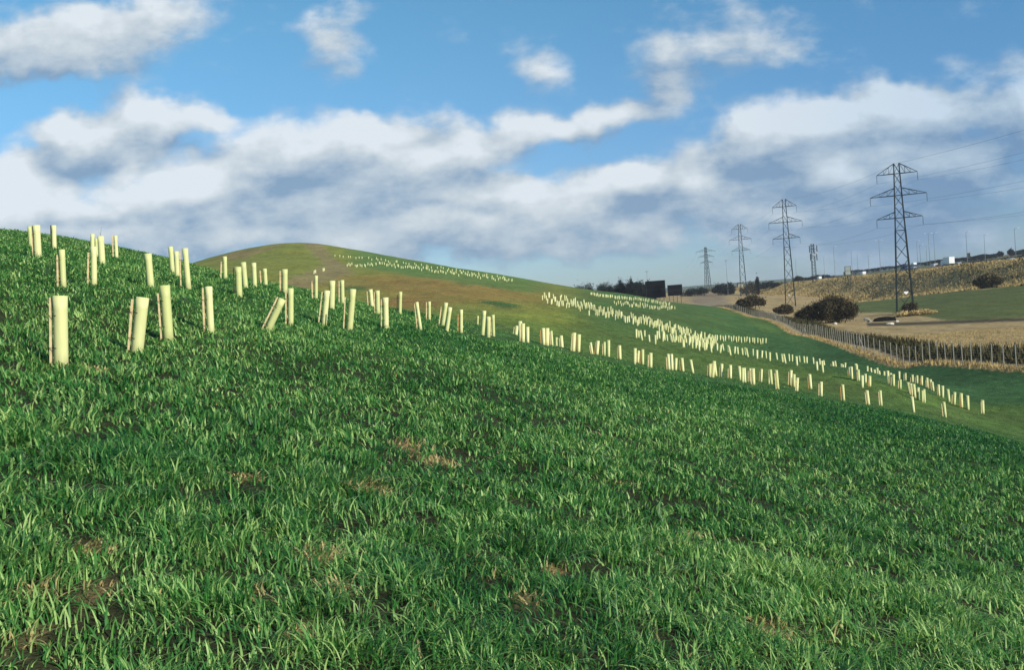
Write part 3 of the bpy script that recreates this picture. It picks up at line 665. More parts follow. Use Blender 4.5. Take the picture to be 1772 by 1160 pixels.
def ordinal(i):
    if i < 20: return SMALL[i]
    a, b_ = divmod(i, 10); return TENS[a][0] if b_ == 0 else TENS[a][1]+" "+SMALL[b_]
for s_ in SH:
    r_ = shelter(s_, s_[6], 'tree shelters on the near slope')
    if 'bare twig' in s_[6]:
        st_h = r_.children[0].scale.z*.75
        mb = MB(); mb.bar((0, 0, .1), (.004, 0, st_h+.06), .006, .004); mb.bar((.004, 0, st_h+.06), (.04, 0, st_h+.25), .004, .002); mb.bar((.004, 0, st_h+.05), (-.05, .01, st_h+.12), .004, .002); mb.build('sapling', M_twig, r_)
for i, s_ in enumerate(sorted(ROW, key=lambda s: s[0])):
    n_ = i+1
    lab = ("leftmost tree shelter" if n_ == 1 else "%s shelter from the left" % ordinal(n_))+" in the ragged row at the tall grass edge"
    if n_ == len(ROW): lab = "rightmost tree shelter in the ragged row along the edge of the tall grass"
    shelter(s_, lab, 'ragged row of tree shelters at the tall grass edge', 1)
mr_ = sorted(MIDR, key=lambda s: -s[0])
for i, s_ in enumerate(mr_):
    n_ = i+1
    lab = ("rightmost small shelter" if n_ == 1 else "%s small shelter from the right" % ordinal(n_))+" in the long band behind the ragged row"
    shelter(s_, lab, 'long band of small tree shelters across the middle slope', 1 if s_[0] > 1440 else 0)
_ev = sorted([q[0] for q in SUBR if q[0] > 1220], reverse=True); _cl = sorted([q[0] for q in SUBR if 1022 < q[0] < 1220])
for s_ in SUBR:
    if s_[0] == 1021: lab = 'single tiny shelter alone on the mown middle slope'
    elif s_[0] > 1220: k_ = _ev.index(s_[0])+1; lab = ('rightmost' if k_ == 1 else ordinal(k_))+' small shelter'+('' if k_ == 1 else ' from the right')+' in the thin even line nearest the fence'
    else: k_ = _cl.index(s_[0])+1; lab = ('leftmost' if k_ == 1 else ordinal(k_))+' small shelter'+('' if k_ == 1 else ' from the left')+' in the loose cluster below the dense band'
    shelter(s_, lab, ('tree shelters in the evenly spaced thin line' if s_[0] > 1220 else ('loose cluster of small tree shelters' if s_[0] != 1021 else None)), 0)
allb = sorted(BAND, key=lambda s: -(math.hypot(s[0]-s[2], s[1]-s[3])))
n_ind = 298-len(SH)-len(ROW)-len(MIDR)-len(SUBR)
for s_ in allb[:n_ind]:
    w_ = 'far upper left third' if s_[0] < 1065 else ('middle third' if s_[0] < 1160 else 'crowded lower right third')
    shelter(s_, 'tiny shelter in the %s of the dense middle slope band' % w_, 'tiny tree shelters in the %s of the dense band' % w_, 0)
# everything farther away is one mass
V0 = np.array([v.co[:] for v in ME_tube_far.vertices]); F0 = np.array([list(p.vertices) for p in ME_tube_far.polygons]); VV, FF = [], []
for s_ in allb[n_ind:]+FARB:
    base, ln, q, D, dia = place(s_, lo=.6, hi=1.5); R3 = np.array(q.to_matrix())
    rad = min(max(dia*.45, .06), .10); v = V0*np.array([rad/.06, rad/.06, ln/.75]); VV.append(v@R3.T+np.array(base)); FF.append(F0+len(V0)*len(FF))
tag(raw_mesh('distant_tree_shelters', np.vstack(VV), np.vstack(FF), M_tube, smooth=True), 'mass of tiny tree shelters dotted along the distant hill and its ridge', 'tree shelters', kind='stuff')

# ---------------------------------------------------------------- boundary fence
root = empty('boundary_fence', (FP[-1][0], FP[-1][1], gz(*FP[-1]))); tag(root, 'long wire fence with pale concrete posts along the foot of the green slope', 'fence')
L = FP[::-1]; pts = []; acc = 0.; step = 1.75
for a, b_ in zip(L[:-1], L[1:]):
    d = np.linalg.norm(b_-a); t = acc
    while t < d: p = a+(b_-a)*t/d; pts.append(p); t += step*(1 if p[1] < 140 else 1.25 if p[1] < 250 else 1.8)
    acc = t-d
P3 = [(p[0], p[1], gz(p[0], p[1])) for p in pts]; rc = root.location
mpost = MB(); mpost.bar((0, 0, -.3), (0, 0, 2.05), .056, .050)
first = None; rest = MB(); n_p = 0
for i, p in enumerate(P3):
    inview = 1100 < proj(*[np.array([q]) for q in p])[0][0] < 1800
    if inview and n_p < 95:
        if first is None: first = mpost.build('post', M_conc, root); o = first
        else: o = first.copy(); COL.objects.link(o); o.parent = root
        o.location = Vector(p)-rc; o.rotation_euler = (random.uniform(-.02, .02), random.uniform(-.025, .025), random.uniform(-.1, .1)); n_p += 1
        o.scale.z = random.uniform(.94, 1.05)
        if n_p in (24, 50, 70):
            mb = MB(); mb.bar((0, 0, 1.6), (0, 1.5, -.2), .06); mb.bar((0, 0, 1.6), (.1, -1.5, -.2), .06); s2 = mb.build('strut', M_conc, root); s2.location = Vector(p)-rc
    elif inview or p[1] > 100:
        rest.bar(Vector(p)-rc+Vector((0, 0, -.3)), Vector(p)-rc+Vector((0, 0, 2.0)), .085, .075)
if rest.v: tag(rest.build('post', M_conc, root), kind='stuff')
wm = MB()
for z_ in (.1, .35, .6, .85, 1.1, 1.35, 1.6, 1.92):
    for a, b_ in zip(P3[:-1], P3[1:]):
        dx = 0
        wm.bar(Vector(a)-rc+Vector((dx-.07, 0, z_)), Vector(b_)-rc+Vector((dx-.07, 0, z_)), .010, n=3, cap=False)
wm.build('wire_mesh', M_wire, root)

# ---------------------------------------------------------------- pylons
def hw(z): return np.interp(z, [0, 25.5, 40], [2.25, 1.2, .68])   # half width
ARMS = ((25.5, 6.1, 1.7), (31.5, 7.5, 2.0), (37.3, 5.4, 2.7))
def make_pylon(ARMS=ARMS):
    root = empty('pylon', (0, 0, 0)); mb = MB(); lv = [0, 5.2, 10, 14.4, 18.4, 22.2, 25.5, 28.6, 31.5, 34.4, 37.3, 40]
    cr = [(1, 1), (-1, 1), (-1, -1), (1, -1)]
    for z0, z1 in zip(lv[:-1], lv[1:]):
        a, b_ = hw(z0), hw(z1)
        for i in range(4):
            c, d = cr[i], cr[(i+1) % 4]
            mb.bar((c[0]*a, c[1]*a, z0), (c[0]*b_, c[1]*b_, z1), .25 if z0 < 22 else .19)
            mb.bar((c[0]*a, c[1]*a, z0), (d[0]*b_, d[1]*b_, z1), .065); mb.bar((d[0]*a, d[1]*a, z0), (c[0]*b_, c[1]*b_, z1), .065)
            if z0 in (10, 22.2, 25.5, 31.5, 37.3): mb.bar((c[0]*a, c[1]*a, z0), (d[0]*a, d[1]*a, z0), .075)
    mb.build('lattice_tower', M_steel, root)
    for z, ln, rise in ARMS:
        a, at_ = hw(z), hw(z+rise)
        for s in (-1, 1):
            m2 = MB(); tip = (s*ln, 0, z)
            for y_ in (-1, 1):
                m2.bar((s*a, y_*a, z), tip, .105); m2.bar((s*at_, y_*at_, z+rise), tip, .085)
                for f_, g_ in ((.3, .3), (.6, .6)):
                    lo_ = Vector((s*a, y_*a, z)).lerp(Vector(tip), f_); hi_ = Vector((s*at_, y_*at_, z+rise)).lerp(Vector(tip), g_); m2.bar(lo_, hi_, .045)
                    m2.bar(lo_, Vector((s*at_, y_*at_, z+rise)).lerp(Vector(tip), g_-.3), .04)
            lo1 = Vector((s*a, a, z)).lerp(Vector(tip), .5); lo2 = Vector((s*a, -a, z)).lerp(Vector(tip), .5); m2.bar(lo1, lo2, .045)
            m2.build('crossarm', M_steel, root)
            m3 = MB(); m3.bar((s*ln, 0, z-.02), (s*ln, 0, z-.25), .04)
            for k in range(9): m3.bar((s*ln, 0, z-.25-k*.2), (s*ln, 0, z-.36-k*.2), .15, .06, n=6)
            m3.bar((s*ln, 0, z-2.0), (s*ln, 0, z-2.25), .07); m3.build('insulator', M_insul, root)
    return root
PY = [((1567, 546), 263, 'largest lattice pylon, nearest, standing at the edge of the green field', 1, -.34), ((1368, 525), 389, 'second tallest pylon, with legs in front of the dry embankment', 1, -.25),
      ((1287, 506), 593, 'third pylon, between the white van embankment and bare scrub at the skyline', 1.16, -.2), ((1226, 508), 918, 'smallest and farthest pylon, leftmost above the dark hedge', 1.22, .3)]
PY[2] = (PY[2][0], PY[2][1], 'third pylon from the right, its feet hidden in dark scrub at the skyline', PY[2][3], PY[2][4])
ARMS4 = ((25.5, 6.6, 1.7), (31.0, 8.2, 2.0), (36.0, 10.0, 2.2))
proto = make_pylon(); allp = []
for i, ((px, py), D, lab, sc, rz) in enumerate(PY):
    o = proto if i == 0 else (copy_tree(proto) if i < 3 else make_pylon(ARMS4))
    x = float(pt(px, py, D)[0]); z = gz(x, D)
    if i == 2: z = float(pt(px, py, D)[2])-2
    if i == 3: z = float(pt(px, py, D)[2])-1
    z = min(z, gz(x, D)) if i < 2 else gz(x, D)
    ztop = float(pt((1548, 1356, 1279, 1218)[i], (283, 345, 388, 428)[i], D)[2]); sc = (ztop-z)/40
    o.location = (x, D, z); o.rotation_euler.z = rz; o.scale = ((.94, .8, .8, 1.0)[i]*sc, sc, sc)
    tag(o, lab, 'pylon', 'pylons of the power line'); allp.append(o)
bpy.context.view_layer.update()
def att(o, s, k): z, ln, _ = (ARMS4 if o is allp[3] else ARMS)[k]; return o.matrix_world @ Vector((s*ln, 0, z-2.25))
NM = {(-1, 0): 'lower left', (1, 0): 'lower right', (-1, 1): 'middle left', (1, 1): 'middle right', (-1, 2): 'upper left', (1, 2): 'upper right'}
for (s, k), nm in NM.items():
    chain = [att(o, s, k) for o in allp]; e = Vector((118+s*ARMS[k][1], 60, [24, 30, 36][k]+allp[0].location.z+3)); chain = [e]+chain
    chain.append(chain[-1]+(chain[-1]-chain[-2])*1.1+Vector((-20*0, 0, -3)))
    mb = MB()
    for a, b_ in zip(chain[:-1], chain[1:]):
        d = (b_-a).length; sag = d*.018; N = 14; q = [a.lerp(b_, i/N)-Vector((0, 0, sag*4*(i/N)*(1-i/N))) for i in range(N+1)]
        for u_, w_ in zip(q[:-1], q[1:]): mb.bar(u_, w_, .020, n=3, cap=False)
    o = mb.build('power_line', M_cable); tag(o, 'thin %s conductor strung between the pylons' % nm, 'power line', 'conductors between the pylons')
mb = MB(); chain = [Vector((118, 60, allp[0].location.z+43))]+[o.matrix_world @ Vector((0, 0, 40)) for o in allp]
for a, b_ in zip(chain[:-1], chain[1:]):
    d = (b_-a).length; N = 14; q = [a.lerp(b_, i/N)-Vector((0, 0, d*.014*4*(i/N)*(1-i/N))) for i in range(N+1)]
    for u_, w_ in zip(q[:-1], q[1:]): mb.bar(u_, w_, .025, n=3, cap=False)
tag(mb.build('power_line', M_cable), 'thin earth wire running over the pylon tops', 'power line', 'conductors between the pylons')

# ---------------------------------------------------------------- motorway
ys = np.concatenate([np.arange(230, 1500, 12.)]); strips = [(RX0+2, RX0+15, .02, M_tarmac, 'road'), (RX0+19, RX0+32, .02, M_tarmac, 'road')]
def strip(name, x0, x1, dz, m_, y0=230, y1=1500, dash=None):
    mb = MB(); yy = np.arange(y0, y1, 6.)
    for a, b_ in zip(yy[:-1], yy[1:]):
        if dash and int(a/6) % dash: continue
        za = [float(gz(q, a)) for q in (x0, x1)]; zb = [float(gz(q, b_)) for q in (x0, x1)]
        mb.poly([(x0, a, za[0]+dz), (x1, a, za[1]+dz), (x1, b_, zb[1]+dz), (x0, b_, zb[0]+dz)])
    return mb.build(name, m_)
for x0, x1, dz, m_, nm in strips: tag(strip(nm, x0, x1, dz+.06, m_), kind='structure')
for x_ in (RX0+2.6, RX0+14.2, RX0+19.6, RX0+31.2): tag(strip('road_marking', x_, x_+.2, .084, M_white), kind='structure')
for x_ in (RX0+6.3, RX0+10.2, RX0+23.3, RX0+27.2): tag(strip('road_marking', x_, x_+.15, .084, M_white, dash=3), kind='structure')
rb = empty('crash_barrier', (RX0+1, 230, gz(RX0+1, 230))); tag(rb, 'pale steel crash barrier along the top of the dry embankment', 'barrier')
mb = MB(); mp = MB(); yy = np.arange(230, 1400, 12.)
for a, b_ in zip(yy[:-1], yy[1:]):
    A = Vector((RX0+1, a, gz(RX0+1, a)))-rb.location; B = Vector((RX0+1, b_, gz(RX0+1, b_)))-rb.location
    mb.bar(A+Vector((0, 0, .62)), B+Vector((0, 0, .62)), .14, cap=False)
    for f_ in (0, .33, .66): q = A.lerp(B, f_); mp.bar(q+Vector((.05, 0, -.2)), q+Vector((.05, 0, .6)), .06)
mb.build('rail', M_wire, rb); tag(mp.build('post', M_wire, rb), kind='stuff')

# lighting columns: (pixel x, pixel y of the lamp, distance)
def lamp(px, py, x_, label, double=False, dish=0):
    u = (px-886)/F
    y = x_/u; x = x_; z = gz(x, y); zt = float(pt(px, py, y)[2]); h = min(max(zt-z, 9), 24)
    r = empty('street_lamp', (x, y, z)); tag(r, label, 'street lamp', 'lighting columns along the motorway')
    mb = MB(); mb.bar((0, 0, -.3), (0, 0, 1.2), .16, n=6); mb.bar((0, 0, 1.2), (0, 0, h), .125, .075, n=6); mb.build('column', M_lamp, r)
    for s in ((-1, 1) if double else (1,)):
        mb = MB(); mb.bar((0, 0, h-.1), (s*1.1, 0, h+.25), .06, .05); mb.build('arm', M_lamp, r)
        mb = MB(); mb.box((s*1.5, 0, h+.27), (.8, .3, .12)); mb.build('lamp_head', M_white, r)
    return r
M_lamp = mat("lamp_column_paint", (.16, .19, .20), .6)
LP = [(1451,427,1,0),(1481,436,1,0),(1491,441,0,0),(1510,442,1,0),(1530,416,1,1),(1595,417,0,0),(1600,424,1,0),(1611,425,0,0),(1616,404,1,1),(1625,403,0,0),(1681,401,1,0),(1712,406,0,0),(1765,395,1,0),(1433,444,0,0),(1384,450,0,0)]
LN = ['tallest lamp column between the second pylon and the big pylon', 'lamp column midway between phone mast and big pylon', 'thin lamp column right beside the midway one', 'short lamp column left of the big pylon', 'double armed lamp column just left of the big pylon',
 'first lamp column right of the big pylon', 'second lamp column right of the big pylon', 'third lamp column right of the big pylon', 'darkest double armed lamp column left of the white lorry', 'lamp column directly left of the white lorry',
 'lamp column first to the right of the white lorry', 'lamp column second to the right of the white lorry', 'lamp column at the far right edge of the picture', 'lamp column just right of the phone mast', 'lamp column just left of the phone mast']
for (px, py, side, dbl), lab in zip(LP, LN):
    lamp(px, py, RX0+(.4 if side else 35), lab, bool(dbl))

def pole(px, pyt, D, label, w=.12, head=True):
    x = float(pt(px, pyt, D)[0]); z = gz(x, D); h = float(pt(px, pyt, D)[2])-z
    r = empty('street_lamp', (x, D, z)); tag(r, label, 'street lamp'); mb = MB(); mb.bar((0, 0, -.3), (0, 0, h), w, w*.6, n=6); mb.build('column', M_lamp, r)
    mb = MB(); mb.bar((-.9, 0, h), (.9, 0, h), .12, .12, n=6); mb.build('lamp_head', M_lamp, r)
pole(1256, 451, 640, 'tall thin mast light between the two leftmost pylons', .16)
pole(1119, 470, 560, 'faint lamp column rising behind the dark trees')

# phone mast
M_dish = mat('dish_grey', (.40, .41, .42), .6)
x, D = float(pt(1409, 476, 600)[0]), 600.; z = gz(x, D); top = float(pt(1408, 422, D)[2]); h = top-z
r = empty('phone_mast', (x, D, z)); tag(r, 'lattice phone mast carrying antennas and pale dishes behind the embankment', 'mast')
mb = MB(); cr = [(1, 1), (-1, 1), (-1, -1), (1, -1)]; N = 12
for k in range(N):
    a, b_ = 1.1-.35*k/N, 1.1-.35*(k+1)/N; z0, z1 = h*k/N, h*(k+1)/N
    for i in range(4):
        c, d = cr[i], cr[(i+1) % 4]; mb.bar((c[0]*a, c[1]*a, z0), (c[0]*b_, c[1]*b_, z1), .15); mb.bar((c[0]*a, c[1]*a, z0), (d[0]*b_, d[1]*b_, z1), .08)
mb.build('lattice_tower', M_steel, r)
for q in ((-2.2, h-3.2), (2.2, h-3.2), (0, h-2.6), (-1.9, h-8), (1.9, h-8)):
    mb = MB(); mb.box((q[0], -1.2, q[1]), (.45, .3, 4.2)); mb.bar((q[0], -1.0, q[1]), (0, 0, q[1]), .1); mb.build('antenna', M_steel, r)
for q in ((1.9, h-5.6, .6), (.2, h-6.6, .5), (-1.2, h-9.5, .4)):
    mb = MB(); mb.bar((q[0], -1.3, q[1]), (q[0], -1.75, q[1]), q[2]*.6, q[2], n=12); mb.bar((q[0], -1.3, q[1]), (q[0]*.4, 0, q[1]), .1); mb.build('dish', M_dish, r)

# ---------------------------------------------------------------- vehicles
def wheels(r, xs, ys_, rad, wd=.28):
    for y_ in ys_:
        for x_ in xs:
            mb = MB(); mb.bar((x_-wd/2, y_, rad), (x_+wd/2, y_, rad), rad, n=14); w_ = mb.build('wheel', M_rubber, r)
            mb = MB(); mb.bar((x_-wd/2-.01, y_, rad), (x_+wd/2+.01, y_, rad), rad*.55, n=10); mb.build('rim', M_wire, w_)
def car(x, y, paint, label, estate=False, van=False, rz=0, group='vehicles on the motorway'):
    r = empty('van' if van else 'car', (x, y, gz(x, y)+.09), rz); tag(r, label, 'van' if van else 'car', group)
    if van: prof = [(-2.5, .35), (2.5, .35), (2.55, .9), (1.75, 1.15), (1.2, 2.05), (.9, 2.25), (-2.45, 2.25), (-2.5, .9)]; hwid = .95
    else: prof = [(-2.1, .32), (2.1, .32), (2.15, .62), (1.95, .82), (.95, .95), (.25, 1.42), (-1.0, 1.45), (-1.75 if not estate else -2.0, 1.0), (-2.12, .92)]; hwid = .86
    MB().prism(prof, -hwid, hwid).build('body', paint, r)
    gl = MB()
    if van: gl.prism([(1.72, 1.2), (1.22, 1.98), (1.26, 2.0), (1.78, 1.2)], -.85, .85); gl.prism([(.7, 1.3), (1.5, 1.3), (1.15, 1.9), (.7, 1.9)], -.965, .965)
    else: gl.prism([(.92, .97), (.28, 1.38), (.32, 1.41), (.98, .97)], -.75, .75); gl.prism([(-1.5, .98), (.75, .98), (.22, 1.34), (-1.0, 1.36)], -.872, .872); gl.prism([(-1.78, 1.02), (-1.05, 1.42), (-1.09, 1.44), (-1.84, 1.02)], -.72, .72)
    gl.build('window', M_glass, r)
    wheels(r, (-hwid+.1, hwid-.1), (-1.35 if not van else -1.6, 1.35 if not van else 1.6), .32)
    for s in (-1, 1): MB().box((s*.65, -2.14 if not van else -2.52, .75), (.25, .06, .15)).build('tail_light', M_red, r)
M_red = mat("red_plastic", (.35, .02, .02), .4); M_blue = mat("blue_paint", (.03, .06, .16), .35); M_silver = mat("silver_paint", (.45, .46, .47), .35, metal=.3); M_dred = mat("dark_red_paint", (.16, .02, .02), .35); M_dark = mat("black_paint", (.02, .02, .025), .3)
def onroad(px, x_): u = (px-886)/F; return x_, x_/u*1.0
X1, X2, X3 = RX0+4.5, RX0+8.2, RX0+22
# white box lorry
x, y = onroad(1646, X1); r = empty('lorry', (x, y, gz(x, y)+.09)); tag(r, 'white box lorry, brightest vehicle on the motorway right of the big pylon', 'lorry', 'vehicles on the motorway')
MB().box((0, -1.6, 2.75), (2.5, 6.4, 3.0)).build('box_body', M_white, r); MB().box((0, 0, .95), (1.2, 9.4, .35)).build('chassis', M_dark, r)
MB().prism([(2.0, .6), (4.3, .6), (4.35, 1.7), (4.05, 2.9), (2.1, 3.05)], -1.2, 1.2).build('cab', M_white, r); MB().prism([(4.34, 1.75), (4.07, 2.75), (4.1, 2.77), (4.38, 1.75)], -1.05, 1.05).build('windscreen', M_glass, r)
wheels(r, (-1.05, 1.05), (-3.2, -2.0, 3.1), .5)
# flatbed trailer in front of it, and a car transporter
x, y = onroad(1664, X1); car(x, y, M_silver, 'pale low car just right of the white lorry', estate=True)
x, y = onroad(1629, X2); car(x, y, M_dred, 'dark red car close behind the white lorry')
x, y = onroad(1622, X2); car(x, y, M_silver, 'grey van left of the white lorry', van=True)
x, y = onroad(1581, X1); r = empty('car_transporter', (x, y, gz(x, y)+.09)); tag(r, 'blue car transporter with pale cars aboard, right behind the big pylon', 'lorry', 'vehicles on the motorway')
MB().prism([(6.0, .6), (8.2, .6), (8.25, 1.7), (8.0, 2.8), (6.1, 2.9)], -1.2, 1.2).build('cab', M_blue, r)
fr = MB(); fr.box((0, -.6, .9), (2.4, 13, .25)); fr.box((0, -.6, 2.5), (2.4, 13, .15))
for s in (-1.15, 1.15):
    for q in (-7, -4, -1, 2, 5.6): fr.bar((s, q, .9), (s, q, 2.6), .1)
fr.build('frame', M_blue, r); wheels(r, (-1.05, 1.05), (-4.2, -3.0, 6.9), .48)
for k, (yy_, zz, mm) in enumerate(((-4.7, 2.6, M_white), (.2, 2.6, M_silver), (-4.4, 1.05, M_silver), (.4, 1.05, M_white))):
    c = MB().prism([(-2.0+yy_, .2+zz), (2.0+yy_, .2+zz), (2.0+yy_, .7+zz), (.9+yy_, .8+zz), (.2+yy_, 1.25+zz), (-1.2+yy_, 1.25+zz), (-2.0+yy_, .8+zz)], -.8, .8).build('loaded_car', mm, r)
x, y = onroad(1499, X1); car(x, y, M_white, 'white van under the lamp columns just left of the big pylon', van=True)
x, y = onroad(1423, X1); car(x, y, M_white, 'white van just right of the phone mast', van=True)
x, y = onroad(1446, X2); car(x, y, M_dred, 'dark red car left of the road sign boards')
x, y = onroad(1438, X1); car(x, y, M_blue, 'blue car between white van and dark red car')
x, y = onroad(1415, X3); car(x, y, M_silver, 'silver car beneath the phone mast')
x, y = onroad(1731, X3); car(x, y, M_silver, 'silver car near the right edge of the picture')
x, y = onroad(1755, X3); car(x, y, M_white, 'white car at the right end of the motorway')
# road sign boards seen from behind
def board(name, px, py0, py1, D, wpx, matl, label, cat, posts=2, th=.3, bar_=False, bottom=None):
    c = pt(px, (py0+py1)/2, D); x = float(c[0]); w = wpx*D/F; z0 = float(pt(px, py1, D)[2]); z1 = float(pt(px, py0, D)[2]); zg = gz(x, D)
    r = empty(name, (x, D, zg), .12); tag(r, label, cat)
    MB().box((0, 0, (z0+z1)/2-zg), (w, th, z1-z0)).build('panel', matl, r)
    fr = MB(); W2 = w/2
    for zz in (z0-zg+.05, z1-zg-.05, (z0+z1)/2-zg): fr.box((0, -th/2-.06, zz), (w-.1, .11, .12))
    for zz in (-1, 1): fr.box((zz*(w/2-.12), -th/2-.07, (z0+z1)/2-zg), (.12, .12, z1-z0-.1))
    fr.build('frame', M_steelD, r)
    for i in range(posts):
        xx = -W2*.8+1.6*W2*i/(posts-1); MB().bar((xx, th/2+.15, -.5), (xx, th/2+.15, z1-zg-.2), .12).build('post', M_steelD, r)
    return r
M_steelD = mat("dark_steel", (.02, .02, .022), .7); M_signback = mat("sign_back_grey", (.22, .25, .22), .6); M_cream = mat("cream_render", (.50, .42, .28), .8)
board('billboard', 1134.5, 486, 516, 430, 35, M_black, 'larger black billboard back beside the dark trees', 'billboard', 5)
board('billboard', 1168, 493, 512, 470, 26, M_black, 'smaller black billboard back standing alone right of the larger one', 'billboard', 4)
board('road_sign', 1467, 461, 476, 520, 11, M_signback, 'grey green back of a road sign beside the motorway, left of the big pylon', 'road sign', 3)
board('road_sign', 1676, 438, 447, 600, 6, M_steelD, 'small dark road sign by the motorway right of the white lorry', 'road sign', 2)
c = pt(1568, 507, 412); x, D = float(c[0]), 412.; zg = gz(x, D); r = empty('notice_board', (x, D, zg)); tag(r, 'small white sign at the foot of the embankment between the big pylon legs', 'sign')
hz = max(float(c[2])-zg, 1.2); MB().poly([(-.95, 0, hz+.55), (-.9, 0, hz+.1), (0, 0, hz-.75), (.9, 0, hz+.1), (.95, 0, hz+.55)][::-1]).build('panel', M_white, r).modifiers.new('thick', 'SOLIDIFY').thickness = .06
MB().bar((0, .1, -.4), (0, .1, hz+.3), .05).build('post', M_steelD, r)
# far building
c = pt(1280, 492, 900); x, D = float(c[0]), 900.; zg = gz(x, D); r = empty('farm_building', (x, D, zg)); tag(r, 'small cream building with pitched roof at the skyline right of the farthest pylon', 'building')
hb = max(float(c[2])-zg, 4)
r.scale = (.55, .6, .8); MB().box((0, 0, hb/2), (7, 10, hb)).build('wall', M_cream, r); MB().prism([(-5.3, hb), (5.3, hb), (0, hb+2)], -3.8, 3.8).build('roof', M_stakeD, r)
for q in (-2, 1.5): MB().box((q, -5.02, hb*.55), (1.2, .08, 1.3)).build('window', M_glass, r)
# concrete culvert and slabs by the ditch
M_slab = mat("pale_concrete", (.55, .52, .45), .9, .15, 2, bump=.3); M_void = mat("near_black_concrete", (.012, .012, .011), 1.0, .3, 3, spec=0)  # M_void: near-black, fully matt concrete for the mound
def rock(px, py, D0, sx, sy, sz, label, m_=M_slab):
    x, y, z = hit(px, py, D0); rs = random.Random(int(px)); V, Fs = [], []
    import bmesh
    bm = bmesh.new(); bmesh.ops.create_icosphere(bm, subdivisions=2, radius=1)
    for v in bm.verts: v.co = Vector((v.co.x*sx, v.co.y*sy, v.co.z*sz))*(1+rs.uniform(-.18, .18))
    me = bpy.data.meshes.new('rock'); bm.to_mesh(me); bm.free(); me.materials.append(m_); o = bpy.data.objects.new('rock', me); COL.objects.link(o); o.location = (x, y, z+sz*.4)
    tag(o, label, 'rock', 'rocks and rubble by the ditch' if py > 550 and px > 1480 else None)
rock(1531, 556, 205, 2.7, 1.3, .75, 'long low dark mound of rubble beside the ditch near the big pylon foot', M_void)
rock(1540, 562.5, 190, .85, .6, .35, 'broad flat pale slab in front of the dark culvert'); rock(1552, 557.5, 200, .45, .4, .3, 'small pale stone right of the culvert slab')
rock(1500, 555, 205, .8, .6, .5, 'grey mossy boulder left of the dark culvert', M_conc); rock(1505, 558, 200, .5, .5, .45, 'smaller grey lump right beside the mossy boulder', M_conc)
rock(1445, 562, 210, .5, .4, .35, 'small white stone at the foot of the big bush'); rock(1364, 501, 405, .6, .5, .5, 'tiny white rock on the embankment left of the second pylon leg')
rock(1180, 513, 480, 1.3, .8, .7, 'long white rock right of the smaller billboard'); rock(1203, 509, 520, .6, .6, .5, 'small white rock on the bare ground by the far hedge')

# ---------------------------------------------------------------- bushes and trees
def leafmat(name, c0, c1):
    m = bpy.data.materials.new(name); m.use_nodes = True; g = NG(m.node_tree); b = m.node_tree.nodes['Principled BSDF']
    h = g.n('ShaderNodeAttribute', attribute_name='hue').outputs['Fac']; g.put(b.inputs['Base Color'], g.mix(h, c0, c1)); b.inputs['Roughness'].default_value = .9; b.inputs['Specular IOR Level'].default_value = .1; return m
M_scrub = leafmat("bare_scrub_twigs", (.028, .025, .014), (.105, .085, .048)); M_dkleaf = leafmat("shaded_winter_foliage", (.010, .014, .013), (.022, .028, .022)); M_olive = leafmat("olive_scrub", (.040, .042, .018), (.10, .085, .04))  # M_dkleaf: winter tone with shade put into its near-black colour
M_straw = leafmat("dry_grass_tussock", (.37, .27, .11), (.56, .42, .19))
def bush(name, x, y, w, d, h, n, sz, m_, label, cat, group=None, trunk=.25, seed=0, lobes=7, twigs=40):
    r_ = np.random.default_rng(seed); zg = gz(x, y); root = empty(name, (x, y, zg)); tag(root, label, cat, group)
    cen = []; 
    for i in range(lobes):
        fx = (i+.5)/lobes*2-1; cen.append(((fx*.78+r_.uniform(-.08, .08))*w/2, r_.uniform(-.4, .4)*d/2, h*(trunk+(1-trunk)*.45*(1-.5*fx*fx)*r_.uniform(.55, 1.2)), w/lobes*r_.uniform(.9, 1.4), h*(1-trunk)*.5*(1-.45*fx*fx)*r_.uniform(.7, 1.12)))
    cen = np.array(cen); k = r_.integers(0, lobes, n); c = cen[k]
    v = r_.normal(size=(n, 3)); v /= np.linalg.norm(v, axis=1)[:, None]; rad = r_.random(n)**.45*(1+.24*r_.normal(size=n)*(r_.random(n) < .5))
    p = np.stack([c[:, 0]+v[:, 0]*rad*c[:, 3], c[:, 1]+v[:, 1]*rad*np.maximum(d*.35, c[:, 3]*.8), c[:, 2]+v[:, 2]*rad*c[:, 4]], 1); p[:, 2] = np.maximum(p[:, 2], .05)
    a = r_.normal(size=(n, 3)); a[:, 2] = np.abs(a[:, 2])+.4; a /= np.linalg.norm(a, axis=1)[:, None]; b_ = np.cross(a, r_.normal(size=(n, 3))); b_ /= np.linalg.norm(b_, axis=1)[:, None]
    s = sz*(.5+r_.random(n))[:, None]; V = np.stack([p-b_*s*.35, p+b_*s*.35, p+a*s*1.3], 1).reshape(-1, 3); T = np.arange(3*n).reshape(-1, 3)
    hue = np.clip(.5+.35*r_.normal(size=n)*.8+.3*(fbm(p[:, 0]/(h*.3)+9, p[:, 2]/(h*.25), seed+3)-.5), 0, 1)
    raw_mesh('crown', V, T, m_, {'hue': np.repeat(hue, 3)}, parent=root)
    mb = MB(); rs = random.Random(seed)
    for i in range(min(lobes, 8)):
        q = cen[i]; b0 = (q[0]*.35 if trunk > .2 and name != 'bush' else q[0]*.8, q[1]*.5, -.2); e = (q[0], q[1], q[2])
        mb.bar(b0, e, h*.018, h*.008, n=5)
        for t in range(twigs//lobes):
            q2 = Vector(e)+Vector((rs.uniform(-1, 1)*q[3], rs.uniform(-.5, .5)*d*.4, rs.uniform(.2, 1.25)*q[4])); mb.bar(Vector(b0).lerp(Vector(e), rs.uniform(.4, 1)), q2, h*.006, h*.003, n=3)
    mb.build('trunk', M_bark, root); return root
